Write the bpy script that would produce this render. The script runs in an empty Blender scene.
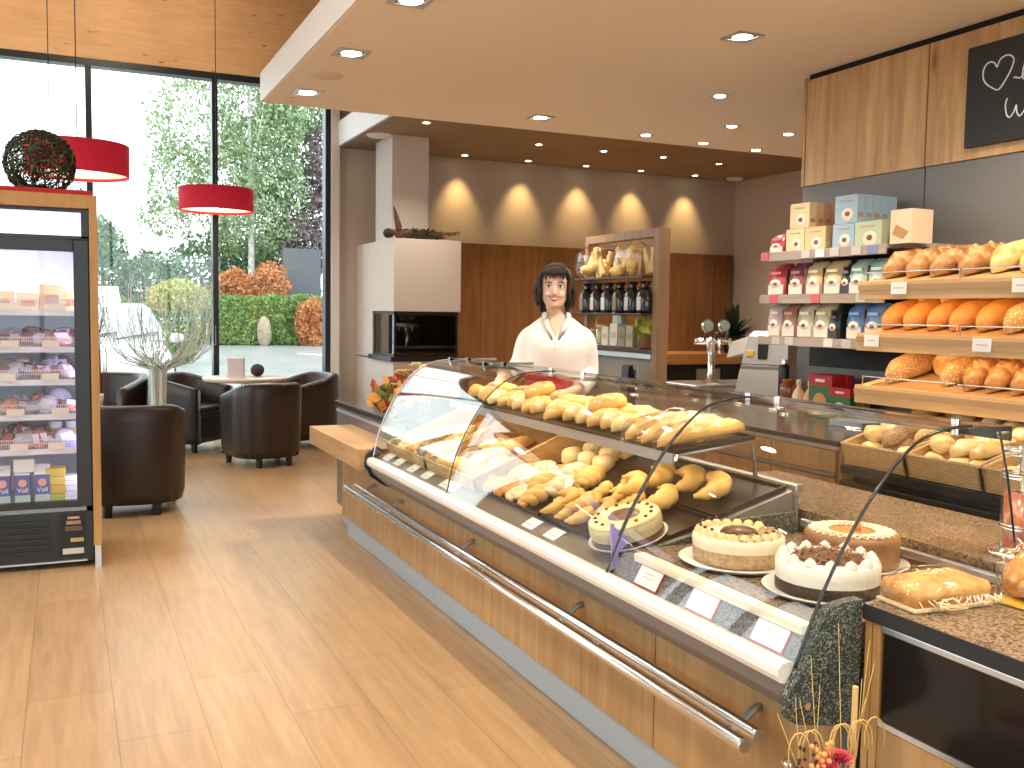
EXPOSURE = 1.2; SKY = 1.7; POW_A = 22; POW_B = 98; POW_C = 85; POW_W = 20; AREA = 85; CASE_GLOW = 8; RACK_GLOW = 6.5
import bpy, bmesh, math, random
from mathutils import Vector, Matrix, noise, Euler
random.seed(7)
C = bpy.context.scene.collection
PI = math.pi
R = math.radians
rnd = random.uniform

# ------------------------------------------------------------------ mesh helpers
class MB:
    """collects shapes, links them as one mesh object"""
    def __init__(s):
        s.v = []; s.f = []; s.mi = []; s.sm = []; s.m = 0; s.smooth = False
    def add(s, vs, fs, M=None, smooth=None):
        o = len(s.v)
        s.v += [tuple(M @ Vector(p)) if M else tuple(p) for p in vs]
        for f in fs:
            s.f.append(tuple(i + o for i in f)); s.mi.append(s.m); s.sm.append(s.smooth if smooth is None else smooth)
        return s
    def box(s, x0, x1, y0, y1, z0, z1, M=None, bev=0.0):
        if bev > 0:
            bm = bmesh.new(); bmesh.ops.create_cube(bm, size=1)
            for v in bm.verts:
                v.co = Vector(((x0+x1)/2 + v.co.x*(x1-x0), (y0+y1)/2 + v.co.y*(y1-y0), (z0+z1)/2 + v.co.z*(z1-z0)))
            bmesh.ops.bevel(bm, geom=bm.edges[:], offset=min(bev, abs(x1-x0)/2.1, abs(y1-y0)/2.1, abs(z1-z0)/2.1), segments=2, affect='EDGES', profile=0.6)
            bm.verts.index_update()
            s.add([v.co.copy() for v in bm.verts], [[v.index for v in f.verts] for f in bm.faces], M); bm.free()
            return s
        v = [(x0,y0,z0),(x1,y0,z0),(x1,y1,z0),(x0,y1,z0),(x0,y0,z1),(x1,y0,z1),(x1,y1,z1),(x0,y1,z1)]
        return s.add(v, [(0,3,2,1),(4,5,6,7),(0,1,5,4),(1,2,6,5),(2,3,7,6),(3,0,4,7)], M, False)
    def loft(s, rings, caps=True, closed=True, M=None, smooth=True, loop=False):
        n = len(rings[0]); vs = [p for r in rings for p in r]; fs = []
        k = len(rings)
        for i in range(k if loop else k-1):
            for j in range(n if closed else n-1):
                a = i*n+j; b = i*n+(j+1) % n; c = ((i+1) % k)*n+(j+1) % n; d = ((i+1) % k)*n+j
                fs.append((a,b,c,d))
        if caps and not loop:
            fs.append(tuple(range(n-1,-1,-1))); fs.append(tuple((k-1)*n+j for j in range(n)))
        return s.add(vs, fs, M, smooth)
    def tube(s, pts, r, n=8, M=None, caps=True, loop=False):
        pts = [Vector(p) for p in pts]; k = len(pts); rings = []; up = None
        for i, p in enumerate(pts):
            if loop: t = pts[(i+1) % k] - pts[i-1]
            else: t = pts[min(i+1, k-1)] - pts[max(i-1, 0)]
            if t.length < 1e-9: t = Vector((0,0,1))
            t.normalize()
            if up is None:
                up = Vector((0,0,1)) if abs(t.z) < 0.9 else Vector((1,0,0))
            a = t.cross(up)
            if a.length < 1e-6: a = t.cross(Vector((0,1,0.3)))
            a.normalize(); b = a.cross(t); up = b
            rr = r[i] if isinstance(r, (list, tuple)) else r
            rings.append([p + a*rr*math.cos(2*PI*j/n) + b*rr*math.sin(2*PI*j/n) for j in range(n)])
        return s.loft(rings, caps=caps, M=M, loop=loop)
    def lathe(s, prof, n=24, c=(0,0,0), M=None, smooth=True, a0=0, a1=2*PI):
        full = abs(a1-a0-2*PI) < 1e-6; c = Vector(c); k = n if full else n+1
        rings = [[c + Vector((r*math.cos(a0+(a1-a0)*j/n), r*math.sin(a0+(a1-a0)*j/n), z)) for j in range(k)] for r, z in prof]
        return s.loft(rings, caps=False, closed=full, M=M, smooth=smooth)
    def disc(s, r, n=24, c=(0,0,0), M=None):
        c = Vector(c); return s.add([c+Vector((r*math.cos(2*PI*j/n), r*math.sin(2*PI*j/n),0)) for j in range(n)], [tuple(range(n))], M, False)
    def cyl(s, r, z0, z1, n=24, c=(0,0,0), M=None, r2=None):
        r2 = r if r2 is None else r2
        s.lathe([(r,z0),(r2,z1)], n, c, M, True)
        c = Vector(c); s.disc(r2, n, c+Vector((0,0,z1)), M)
        s.add([c+Vector((r*math.cos(-2*PI*j/n), r*math.sin(-2*PI*j/n),z0)) for j in range(n)], [tuple(range(n))], M, False)
        return s
    def prism(s, poly, h0, h1, axis='y', M=None, smooth=False):
        """poly in the plane across axis, extruded from h0 to h1"""
        def p3(a, b, h): return {'y': (a,h,b), 'x': (h,a,b), 'z': (a,b,h)}[axis]
        n = len(poly); vs = [p3(a,b,h0) for a,b in poly] + [p3(a,b,h1) for a,b in poly]
        s.add(vs, [tuple(range(n)), tuple(range(2*n-1,n-1,-1))], M, False)
        s.add(vs, [(i,i+n,(i+1)%n+n,(i+1)%n) for i in range(n)], M, smooth)
        return s
    def ell(s, c, rx, ry, rz, n=12, k=8, M=None, fn=None, flat=None):
        rings = []
        c = Vector(c)
        for i in range(k+1):
            t = -PI/2 + PI*i/k; r = max(math.cos(t), 0.02); z = math.sin(t)
            ring = []
            for j in range(n):
                a = 2*PI*j/n; p = Vector((rx*r*math.cos(a), ry*r*math.sin(a), rz*z))
                if fn: p = fn(p)
                if flat is not None and p.z < flat: p.z = flat
                ring.append(c + p)
            rings.append(ring)
        return s.loft(rings, M=M)
    def build(s, name, mats, parent=None, loc=None, rot=None, fix=True):
        me = bpy.data.meshes.new(name); me.from_pydata(s.v, [], s.f)
        if not isinstance(mats, (list, tuple)): mats = [mats]
        for m in mats: me.materials.append(m)
        me.polygons.foreach_set('material_index', s.mi)
        me.polygons.foreach_set('use_smooth', s.sm)
        if fix:
            bm = bmesh.new(); bm.from_mesh(me); bmesh.ops.recalc_face_normals(bm, faces=bm.faces[:]); bm.to_mesh(me); bm.free()
        me.update()
        return link(name, me, parent, loc, rot)

def link(name, data, parent=None, loc=None, rot=None):
    o = bpy.data.objects.new(name, data); C.objects.link(o)
    if parent: o.parent = parent
    if loc is not None: o.location = loc
    if rot is not None: o.rotation_euler = rot
    return o
def tag(o, label=None, cat=None, group=None, kind=None):
    if label: o['label'] = label
    if cat: o['category'] = cat
    if group: o['group'] = group
    if kind: o['kind'] = kind
    return o
def thing(name, label, cat, loc=(0,0,0), rz=0, group=None):
    o = link(name, None, None, loc, (0,0,rz)); o.empty_display_size = .05
    return tag(o, label, cat, group)
def struct(o): o['kind'] = 'structure'; return o
def dup(o, loc=None, rot=None, parent=None, label=None, group=None, scale=None):
    c = o.copy(); C.objects.link(c)
    if parent: c.parent = parent
    if loc is not None: c.location = loc
    if rot is not None: c.rotation_euler = rot
    if scale is not None: c.scale = (scale,)*3 if isinstance(scale, (int, float)) else scale
    if label: c['label'] = label
    if group: c['group'] = group
    for ch in list(o.children):
        d = ch.copy(); C.objects.link(d); d.parent = c
        for g in ch.children:
            e = g.copy(); C.objects.link(e); e.parent = d
    return c
ORD = ['first','second','third','fourth','fifth','sixth','seventh','eighth','ninth','tenth','eleventh','twelfth','thirteenth','fourteenth','fifteenth','sixteenth','seventeenth','eighteenth','nineteenth','twentieth']
def T(x=0, y=0, z=0): return Matrix.Translation((x,y,z))
def RX(a): return Matrix.Rotation(a,4,'X')
def RY(a): return Matrix.Rotation(a,4,'Y')
def RZ(a): return Matrix.Rotation(a,4,'Z')
def lerp(a, b, t): return a+(b-a)*t
def nz(p, s=1.0, o=0.0): return noise.noise(Vector((p[0]*s+o, p[1]*s+o*1.7, p[2]*s-o)))

# ------------------------------------------------------------------ materials
class G:
    def __init__(s, name):
        s.mat = bpy.data.materials.new(name); s.mat.use_nodes = True; s.t = s.mat.node_tree; s.n = s.t.nodes; s.b = s.n['Principled BSDF']
    def node(s, t, **kw):
        n = s.n.new(t)
        for k, v in kw.items():
            if hasattr(n, k): setattr(n, k, v)
            else: n.inputs[k.replace('_',' ')].default_value = v
        return n
    def l(s, a, b): s.t.links.new(a, b)
def col(c): return (c[0], c[1], c[2], 1)
def mat(name, c, rough=.5, metal=0, spec=.5, var=0.0, vscale=8, bump=0, bscale=60, sss=0, coat=0, trans=0, sheen=0):
    g = G(name); b = g.b
    b.inputs['Base Color'].default_value = col(c); b.inputs['Roughness'].default_value = rough; b.inputs['Metallic'].default_value = metal
    b.inputs['Specular IOR Level'].default_value = spec
    if coat: b.inputs['Coat Weight'].default_value = coat; b.inputs['Coat Roughness'].default_value = .1
    if sss: b.inputs['Subsurface Weight'].default_value = sss; b.inputs['Subsurface Radius'].default_value = (.02,.008,.004)
    if trans: b.inputs['Transmission Weight'].default_value = trans
    if var or bump: tc = g.node('ShaderNodeTexCoord')
    if var:
        n = g.node('ShaderNodeTexNoise', Scale=vscale, Detail=4.0); g.l(tc.outputs['Object'], n.inputs['Vector'])
        r = g.node('ShaderNodeValToRGB'); r.color_ramp.elements[0].position = .3; r.color_ramp.elements[1].position = .7
        r.color_ramp.elements[0].color = col([x*(1-var) for x in c]); r.color_ramp.elements[1].color = col([min(1,x*(1+var)) for x in c])
        g.l(n.outputs['Fac'], r.inputs['Fac']); g.l(r.outputs['Color'], b.inputs['Base Color'])
    if bump:
        n = g.node('ShaderNodeTexNoise', Scale=bscale, Detail=3.0); g.l(tc.outputs['Object'], n.inputs['Vector'])
        bp = g.node('ShaderNodeBump', Strength=bump, Distance=.01); g.l(n.outputs['Fac'], bp.inputs['Height']); g.l(bp.outputs['Normal'], b.inputs['Normal'])
    return g.mat
def emit(name, c, st):
    g = G(name); g.b.inputs['Base Color'].default_value = col(c); g.b.inputs['Emission Color'].default_value = col(c); g.b.inputs['Emission Strength'].default_value = st
    return g.mat
def wood(name, c1, c2, grain='z', scale=1.0, knots=.5, rough=.45, seams=None, kcol=None, spec=.4):
    """grain runs along the given axis"""
    g = G(name); b = g.b
    tc = g.node('ShaderNodeTexCoord'); mp = g.node('ShaderNodeMapping'); g.l(tc.outputs['Object'], mp.inputs['Vector'])
    s = {'x': (.7,9,9), 'y': (9,.7,9), 'z': (9,9,.7)}[grain]; mp.inputs['Scale'].default_value = [k*scale for k in s]
    n = g.node('ShaderNodeTexNoise', Scale=2.2, Detail=8.0, Roughness=.62, Distortion=.6); g.l(mp.outputs['Vector'], n.inputs['Vector'])
    n2 = g.node('ShaderNodeTexNoise', Scale=1.4, Detail=3.0); g.l(tc.outputs['Object'], n2.inputs['Vector'])
    r = g.node('ShaderNodeValToRGB'); e = r.color_ramp.elements
    e[0].position = .32; e[0].color = col(c1); e[1].position = .68; e[1].color = col(c2)
    g.l(n.outputs['Fac'], r.inputs['Fac'])
    mx = g.node('ShaderNodeMixRGB', blend_type='MULTIPLY'); mx.inputs['Fac'].default_value = .55
    r2 = g.node('ShaderNodeValToRGB'); r2.color_ramp.elements[0].position = .35; r2.color_ramp.elements[1].position = .65
    r2.color_ramp.elements[0].color = (.72,.7,.68,1); r2.color_ramp.elements[1].color = (1,1,1,1)
    g.l(n2.outputs['Fac'], r2.inputs['Fac']); g.l(r.outputs['Color'], mx.inputs['Color1']); g.l(r2.outputs['Color'], mx.inputs['Color2'])
    out = mx.outputs['Color']
    if knots:
        m3 = g.node('ShaderNodeMapping'); g.l(tc.outputs['Object'], m3.inputs['Vector'])
        m3.inputs['Scale'].default_value = {'x': (1.1,3.2,3.2), 'y': (3.2,1.1,3.2), 'z': (3.2,3.2,1.1)}[grain]
        vo = g.node('ShaderNodeTexVoronoi', Scale=1.7*scale); g.l(m3.outputs['Vector'], vo.inputs['Vector'])
        r3 = g.node('ShaderNodeValToRGB'); r3.color_ramp.elements[0].position = .03; r3.color_ramp.elements[1].position = .13
        r3.color_ramp.elements[0].color = (knots,knots,knots,1); r3.color_ramp.elements[1].color = (0,0,0,1)
        g.l(vo.outputs['Distance'], r3.inputs['Fac'])
        mk = g.node('ShaderNodeMixRGB'); g.l(r3.outputs['Color'], mk.inputs['Fac']); g.l(out, mk.inputs['Color1'])
        mk.inputs['Color2'].default_value = col(kcol or [x*.35 for x in c1]); out = mk.outputs['Color']
    if seams:
        sx, period, off, w = seams                       # board joints every period along axis sx
        sp = g.node('ShaderNodeSeparateXYZ'); g.l(tc.outputs['Object'], sp.inputs[0])
        a = g.node('ShaderNodeMath', operation='ADD'); a.inputs[1].default_value = off; g.l(sp.outputs['xyz'.index(sx)], a.inputs[0])
        m = g.node('ShaderNodeMath', operation='PINGPONG'); m.inputs[1].default_value = period/2; g.l(a.outputs[0], m.inputs[0])
        lt = g.node('ShaderNodeMath', operation='LESS_THAN'); lt.inputs[1].default_value = w; g.l(m.outputs[0], lt.inputs[0])
        ms = g.node('ShaderNodeMixRGB'); g.l(lt.outputs[0], ms.inputs['Fac']); g.l(out, ms.inputs['Color1']); ms.inputs['Color2'].default_value = col([x*.45 for x in c1]); out = ms.outputs['Color']
    g.l(out, b.inputs['Base Color']); b.inputs['Roughness'].default_value = rough; b.inputs['Specular IOR Level'].default_value = spec
    return g.mat
def planks(name):
    g = G(name); b = g.b
    tc = g.node('ShaderNodeTexCoord'); sp = g.node('ShaderNodeSeparateXYZ'); g.l(tc.outputs['Object'], sp.inputs[0])
    cb = g.node('ShaderNodeCombineXYZ'); ax = g.node('ShaderNodeMath', operation='ADD'); ax.inputs[1].default_value = 10-.05
    ay = g.node('ShaderNodeMath', operation='ADD'); ay.inputs[1].default_value = 10.0
    g.l(sp.outputs[0], ax.inputs[0]); g.l(sp.outputs[1], ay.inputs[0]); g.l(ay.outputs[0], cb.inputs[0]); g.l(ax.outputs[0], cb.inputs[1])
    br = g.node('ShaderNodeTexBrick', offset=.37, offset_frequency=2, squash=1.0)
    br.inputs['Scale'].default_value = 1; br.inputs['Brick Width'].default_value = 1.25; br.inputs['Row Height'].default_value = .28
    br.inputs['Mortar Size'].default_value = .0016; br.inputs['Mortar Smooth'].default_value = .1
    br.inputs['Color1'].default_value = (.46,.295,.155,1); br.inputs['Color2'].default_value = (.52,.345,.185,1); br.inputs['Mortar'].default_value = (.27,.165,.08,1)
    g.l(cb.outputs[0], br.inputs['Vector'])
    mp = g.node('ShaderNodeMapping'); mp.inputs['Scale'].default_value = (13,1.0,1); g.l(tc.outputs['Object'], mp.inputs['Vector'])
    n = g.node('ShaderNodeTexNoise', Scale=2.0, Detail=8.0, Roughness=.65, Distortion=.5); g.l(mp.outputs['Vector'], n.inputs['Vector'])
    r = g.node('ShaderNodeValToRGB'); r.color_ramp.elements[0].position = .3; r.color_ramp.elements[1].position = .72
    r.color_ramp.elements[0].color = (.72,.69,.66,1); r.color_ramp.elements[1].color = (1.0,1.0,1.0,1); g.l(n.outputs['Fac'], r.inputs['Fac'])
    mx = g.node('ShaderNodeMixRGB', blend_type='MULTIPLY'); mx.inputs['Fac'].default_value = 1; g.l(br.outputs['Color'], mx.inputs['Color1']); g.l(r.outputs['Color'], mx.inputs['Color2'])
    g.l(mx.outputs['Color'], b.inputs['Base Color']); b.inputs['Roughness'].default_value = .33; b.inputs['Specular IOR Level'].default_value = .35
    return g.mat
def speckle(name, cols, scale=180, rough=.3, spec=.5):
    g = G(name); tc = g.node('ShaderNodeTexCoord'); vo = g.node('ShaderNodeTexVoronoi', Scale=scale); g.l(tc.outputs['Object'], vo.inputs['Vector'])
    r = g.node('ShaderNodeValToRGB'); r.color_ramp.interpolation = 'CONSTANT'; e = r.color_ramp.elements
    sp = g.node('ShaderNodeSeparateXYZ'); g.l(vo.outputs['Color'], sp.inputs[0]); g.l(sp.outputs[0], r.inputs['Fac'])
    k = len(cols); e[0].color = col(cols[0]); e[0].position = 0; e[1].position = 1/k; e[1].color = col(cols[1])
    for i in range(2, k): q = e.new(i/k); q.color = col(cols[i])
    g.l(r.outputs['Color'], g.b.inputs['Base Color']); g.b.inputs['Roughness'].default_value = rough; g.b.inputs['Specular IOR Level'].default_value = spec
    return g.mat
def glassmat(name, tint=(1,1,1), base=.045, gain=.85, pw=4.0, rough=0.0):
    """thin clear pane: transparent with a mirror share that grows at grazing view"""
    g = G(name); g.n.remove(g.b); out = [n for n in g.n if n.type == 'OUTPUT_MATERIAL'][0]
    tr = g.node('ShaderNodeBsdfTransparent'); tr.inputs['Color'].default_value = col(tint)
    gl = g.node('ShaderNodeBsdfGlossy'); gl.inputs['Roughness'].default_value = rough; gl.inputs['Color'].default_value = (1,1,1,1)
    lw = g.node('ShaderNodeLayerWeight', Blend=.5); p = g.node('ShaderNodeMath', operation='POWER'); p.inputs[1].default_value = pw; g.l(lw.outputs['Facing'], p.inputs[0])
    ma = g.node('ShaderNodeMath', operation='MULTIPLY_ADD'); ma.inputs[1].default_value = gain; ma.inputs[2].default_value = base; g.l(p.outputs[0], ma.inputs[0])
    mx = g.node('ShaderNodeMixShader'); g.l(ma.outputs[0], mx.inputs[0]); g.l(tr.outputs[0], mx.inputs[1]); g.l(gl.outputs[0], mx.inputs[2]); g.l(mx.outputs[0], out.inputs['Surface'])
    return g.mat
def wickermat(name, c1, c2, sc=1.0):
    """flat woven splints: staggered strips along the wall, darker gaps between them"""
    g = G(name); tc = g.node('ShaderNodeTexCoord'); sp = g.node('ShaderNodeSeparateXYZ'); g.l(tc.outputs['Object'], sp.inputs[0])
    a = g.node('ShaderNodeMath', operation='ADD'); g.l(sp.outputs[0], a.inputs[0]); g.l(sp.outputs[1], a.inputs[1])
    cb = g.node('ShaderNodeCombineXYZ'); g.l(a.outputs[0], cb.inputs[0]); g.l(sp.outputs[2], cb.inputs[1])
    br = g.node('ShaderNodeTexBrick', offset=.5, offset_frequency=2); br.inputs['Scale'].default_value = sc; br.inputs['Brick Width'].default_value = .026; br.inputs['Row Height'].default_value = .0085
    br.inputs['Mortar Size'].default_value = .0013; br.inputs['Mortar Smooth'].default_value = .6; br.inputs['Bias'].default_value = .2
    br.inputs['Color1'].default_value = col(c2); br.inputs['Color2'].default_value = col([x*.78 for x in c2]); br.inputs['Mortar'].default_value = col([x*.9 for x in c1])
    g.l(cb.outputs[0], br.inputs['Vector']); g.l(br.outputs['Color'], g.b.inputs['Base Color'])
    bp = g.node('ShaderNodeBump', Strength=.7, Distance=.004, invert=True); g.l(br.outputs['Fac'], bp.inputs['Height']); g.l(bp.outputs['Normal'], g.b.inputs['Normal']); g.b.inputs['Roughness'].default_value = .55
    return g.mat
def crust(name, cols, scale=14, rough=.5, bump=.4, bscale=45, spots=None):
    g = G(name); tc = g.node('ShaderNodeTexCoord'); n = g.node('ShaderNodeTexNoise', Scale=scale, Detail=5.0, Roughness=.6); g.l(tc.outputs['Object'], n.inputs['Vector'])
    r = g.node('ShaderNodeValToRGB'); e = r.color_ramp.elements; k = len(cols)
    e[0].position = .3; e[0].color = col(cols[0]); e[1].position = .7; e[1].color = col(cols[-1])
    for i in range(1, k-1): q = e.new(.3+.4*i/(k-1)); q.color = col(cols[i])
    g.l(n.outputs['Fac'], r.inputs['Fac']); out = r.outputs['Color']
    if spots:
        sc, sz, c2 = spots; vo = g.node('ShaderNodeTexVoronoi', Scale=sc); g.l(tc.outputs['Object'], vo.inputs['Vector'])
        lt = g.node('ShaderNodeMath', operation='LESS_THAN'); lt.inputs[1].default_value = sz; g.l(vo.outputs['Distance'], lt.inputs[0])
        mx = g.node('ShaderNodeMixRGB'); g.l(lt.outputs[0], mx.inputs['Fac']); g.l(out, mx.inputs['Color1']); mx.inputs['Color2'].default_value = col(c2); out = mx.outputs['Color']
    g.l(out, g.b.inputs['Base Color']); g.b.inputs['Roughness'].default_value = rough
    bp = g.node('ShaderNodeBump', Strength=bump, Distance=.008); n2 = g.node('ShaderNodeTexNoise', Scale=bscale, Detail=3.0); g.l(tc.outputs['Object'], n2.inputs['Vector'])
    g.l(n2.outputs['Fac'], bp.inputs['Height']); g.l(bp.outputs['Normal'], g.b.inputs['Normal'])
    return g.mat

M = {}
M['floor'] = planks('oak_planks')
M['spruce'] = wood('spruce_boards', (.78,.46,.215), (.86,.57,.30), 'x', 1.8, .85, .6, None, (.20,.08,.03))
M['oak'] = wood('counter_oak', (.33,.185,.075), (.50,.30,.135), 'z', 1.0, .55, .42)
M['oak_light'] = wood('pale_oak', (.46,.27,.12), (.60,.385,.19), 'y', 1.0, .3, .4)
M['oak_wall'] = wood('wall_oak', (.42,.235,.095), (.68,.44,.21), 'z', .9, .75, .5)
M['oak_dark'] = wood('panel_oak_dark', (.20,.085,.03), (.31,.145,.055), 'z', .8, .6, .45)
M['oak_frame'] = wood('frame_oak', (.44,.235,.085), (.55,.31,.12), 'z', 1.0, .2, .5)
M['rack_wood'] = wood('rack_wood', (.60,.36,.155), (.74,.48,.23), 'y', 1.0, .2, .5)
M['plaster'] = mat('white_plaster', (.74,.70,.66), .9, bump=.05, bscale=200)
M['soffit'] = mat('soffit_plaster', (.88,.83,.79), .9, bump=.03, bscale=200)
M['wall_taupe'] = mat('taupe_plaster', (.54,.47,.40), .9, bump=.05, bscale=200)
M['greyblue'] = mat('plinth_grey', (.36,.40,.44), .4)
M['black'] = mat('black_plastic', (.012,.012,.013), .35)
M['blackm'] = mat('matt_black', (.015,.015,.016), .7)
M['anthracite'] = mat('anthracite_panel', (.165,.155,.15), .5)
M['darkgap'] = mat('shadow_gap_black', (.005,.005,.005), .9)
M['frame_dark'] = mat('window_frame_metal', (.018,.022,.026), .35, .3)
M['steel'] = mat('brushed_steel', (.72,.72,.72), .22, 1)
M['chrome'] = mat('chrome', (.86,.86,.86), .06, 1)
M['alu'] = mat('anodised_aluminium', (.60,.61,.62), .35, .9)
M['bumper'] = mat('white_bumper', (.83,.80,.76), .3, .1)
M['rail_dark'] = mat('rail_dark', (.06,.055,.05), .25, .3)
M['case_grey'] = mat('case_grey', (.20,.19,.185), .4, .2)
M['deck'] = mat('deck_steel', (.42,.40,.37), .3, .8)
M['tray'] = mat('dark_baking_tray', (.028,.022,.018), .35, .3, var=.3, vscale=20)
M['granite'] = speckle('granite_top', [(.20,.135,.08),(.14,.09,.055),(.26,.18,.115),(.08,.055,.035),(.21,.145,.09),(.30,.22,.15)], 170, .25)
M['granite_grey'] = speckle('granite_grey', [(.15,.14,.145),(.10,.10,.105),(.22,.205,.21),(.06,.06,.062),(.18,.165,.165)], 260, .3)
M['speckle'] = speckle('speckled_end_panel', [(.05,.062,.055),(.02,.026,.022),(.12,.14,.12),(.03,.04,.034),(.26,.28,.22),(.016,.02,.018)], 300, .45)
M['dark_stone'] = mat('dark_stone_top', (.040,.034,.030), .16, var=.3, vscale=60)
M['leather'] = mat('dark_brown_leather', (.024,.014,.011), .34, bump=.12, bscale=220)
M['lacq'] = mat('dark_leg_lacquer', (.012,.008,.007), .3)
M['white'] = mat('white_lacquer', (.80,.79,.76), .4)
M['paper'] = mat('paper_card', (.86,.84,.80), .6)
M['redcloth'] = mat('red_cloth', (.45,.012,.014), .75, bump=.2, bscale=400)
M['lampred'] = None
M['glass'] = glassmat('clear_glass', (.985,.995,.99), .035, .52, 3.8)
M['glass_win'] = glassmat('window_glass', (.96,.985,.975), .03, .6, 4)
M['glass_fridge'] = glassmat('fridge_glass', (.98,.99,1), .02, .3, 5)
M['glass_edge'] = mat('glass_edge_seal', (.03,.032,.03), .2)
M['cello'] = glassmat('cellophane', (.99,.98,.97), .035, .45, 3, .12)
M['wicker'] = wickermat('wicker', (.36,.17,.045), (.72,.43,.15))
M['wicker_d'] = wickermat('wicker_tan', (.38,.20,.075), (.76,.50,.22))
M['priceframe'] = mat('red_price_frame', (.45,.03,.03), .5)
# ------------------------------------------------------------------ camera, world, view
H = 1.4
def set_camera():
    yaw, pit, rol, f = R(24.687), R(4.157), R(.8674), 969.46
    fw = Vector((math.sin(yaw)*math.cos(pit), math.cos(yaw)*math.cos(pit), -math.sin(pit)))
    r0 = Vector((math.cos(yaw), -math.sin(yaw), 0)); u0 = r0.cross(fw)
    r1 = r0*math.cos(rol) + u0*math.sin(rol); u1 = u0*math.cos(rol) - r0*math.sin(rol)
    m = Matrix((( r1.x,u1.x,-fw.x,0),(r1.y,u1.y,-fw.y,0),(r1.z,u1.z,-fw.z,H),(0,0,0,1)))
    cd = bpy.data.cameras.new('camera'); cd.sensor_width = 36; cd.lens = 36*f/1024; cd.clip_start = .02; cd.clip_end = 300
    co = link('camera', cd); co.matrix_world = m; bpy.context.scene.camera = co
set_camera()
sc = bpy.context.scene
sc.view_settings.view_transform = 'Standard'; sc.view_settings.look = 'None'; sc.view_settings.gamma = 1; sc.view_settings.use_curve_mapping = False
sc.view_settings.exposure = EXPOSURE
try:
    sc.cycles.transparent_max_bounces = 32; sc.cycles.max_bounces = 8; sc.cycles.glossy_bounces = 4; sc.cycles.transmission_bounces = 6
    sc.cycles.sample_clamp_indirect = 6; sc.cycles.use_denoising = True; sc.cycles.caustics_reflective = False; sc.cycles.caustics_refractive = False
except Exception: pass
w = bpy.data.worlds.new('overcast_sky'); sc.world = w; w.use_nodes = True
wn = w.node_tree; bg = wn.nodes['Background']
tc = wn.nodes.new('ShaderNodeTexCoord'); sp = wn.nodes.new('ShaderNodeSeparateXYZ'); wn.links.new(tc.outputs['Generated'], sp.inputs[0])
cr = wn.nodes.new('ShaderNodeValToRGB'); cr.color_ramp.elements[0].position = 0; cr.color_ramp.elements[0].color = (.86,.95,1,1); cr.color_ramp.elements[1].position = .6; cr.color_ramp.elements[1].color = (.93,.98,1,1)
wn.links.new(sp.outputs[2], cr.inputs[0]); wn.links.new(cr.outputs[0], bg.inputs['Color']); bg.inputs['Strength'].default_value = SKY

# ------------------------------------------------------------------ room shell
struct(MB().box(-4.2,8.4,-3.2,11.1,-.12,0).build('floor', M['floor']))
struct(MB().box(-4.3,8.5,-3.2,11.1,4.85,5.0).build('ceiling', M['spruce']))
mb = MB(); mb.box(1.16,8.4,-3.2,6.4,2.72,2.9); struct(mb.build('ceiling_soffit', M['soffit']))
struct(MB().box(1.145,1.16,-3.2,6.4,2.722,2.9).build('trim_1', M['white']))
M['ceil_brown'] = wood('dark_ceiling_boards', (.30,.215,.15), (.36,.265,.19), 'x', .6, 0, .7)
struct(MB().box(2.84,8.4,5.2,11,3.25,3.42).build('ceiling_rear', M['ceil_brown']))
struct(MB().box(2.81,2.84,5.2,11,3.25,3.52).build('trim_2', M['white']))
struct(MB().box(2.83,8.5,11,11.2,0,3.92).build('wall_back', M['wall_taupe']))
struct(MB().box(2.74,2.83,10.9,11.2,0,3.92).build('trim_3', M['plaster']))
struct(MB().box(8.4,8.5,-3.2,11,0,3.92).build('wall_right', M['wall_taupe']))
struct(MB().box(3.6,8.5,-3.35,-3.2,0,3.92).build('wall_front', M['plaster']))
struct(MB().box(-4.3,-4.2,-3.2,1.0,0,3.92).build('wall_left', M['plaster']))
# dark oak panelling along the rear wall, in boards
pw_ = wood('panel_oak_dark_b', (.20,.085,.03), (.31,.145,.055), 'z', .8, .6, .45, ('x', 1.15, 0.0, .004))
struct(MB().box(4.05,8.36,10.96,11,0,2.24).build('wall_back_panelling', pw_))
# partition wall behind the bread shelves
struct(MB().box(3.72,3.88,-3.2,4.25,0,2.72).build('wall_partition', M['blackm']))
def partition():
    mb = MB()
    for y0, y1 in ((-.05,1.66),(1.668,3.406),(3.414,4.25)): mb.box(3.70,3.72,y0,y1,0,2.118)
    struct(mb.build('wall_partition_panel', M['anthracite']))
    ow = M['oak_wall']
    for y0, y1 in ((-.05,1.66),(1.668,3.404),(3.412,4.23)): struct(MB().box(3.69,3.72,y0,y1,2.12,2.688,bev=.002).build('wall_partition_board', ow))
    struct(MB().box(3.69,3.88,4.236,4.256,2.12,2.70).build('wall_partition_edge', M['oak_frame']))
    struct(MB().box(3.705,3.88,-.05,4.23,2.69,2.72).build('trim_4', M['darkgap']))
partition()

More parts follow.
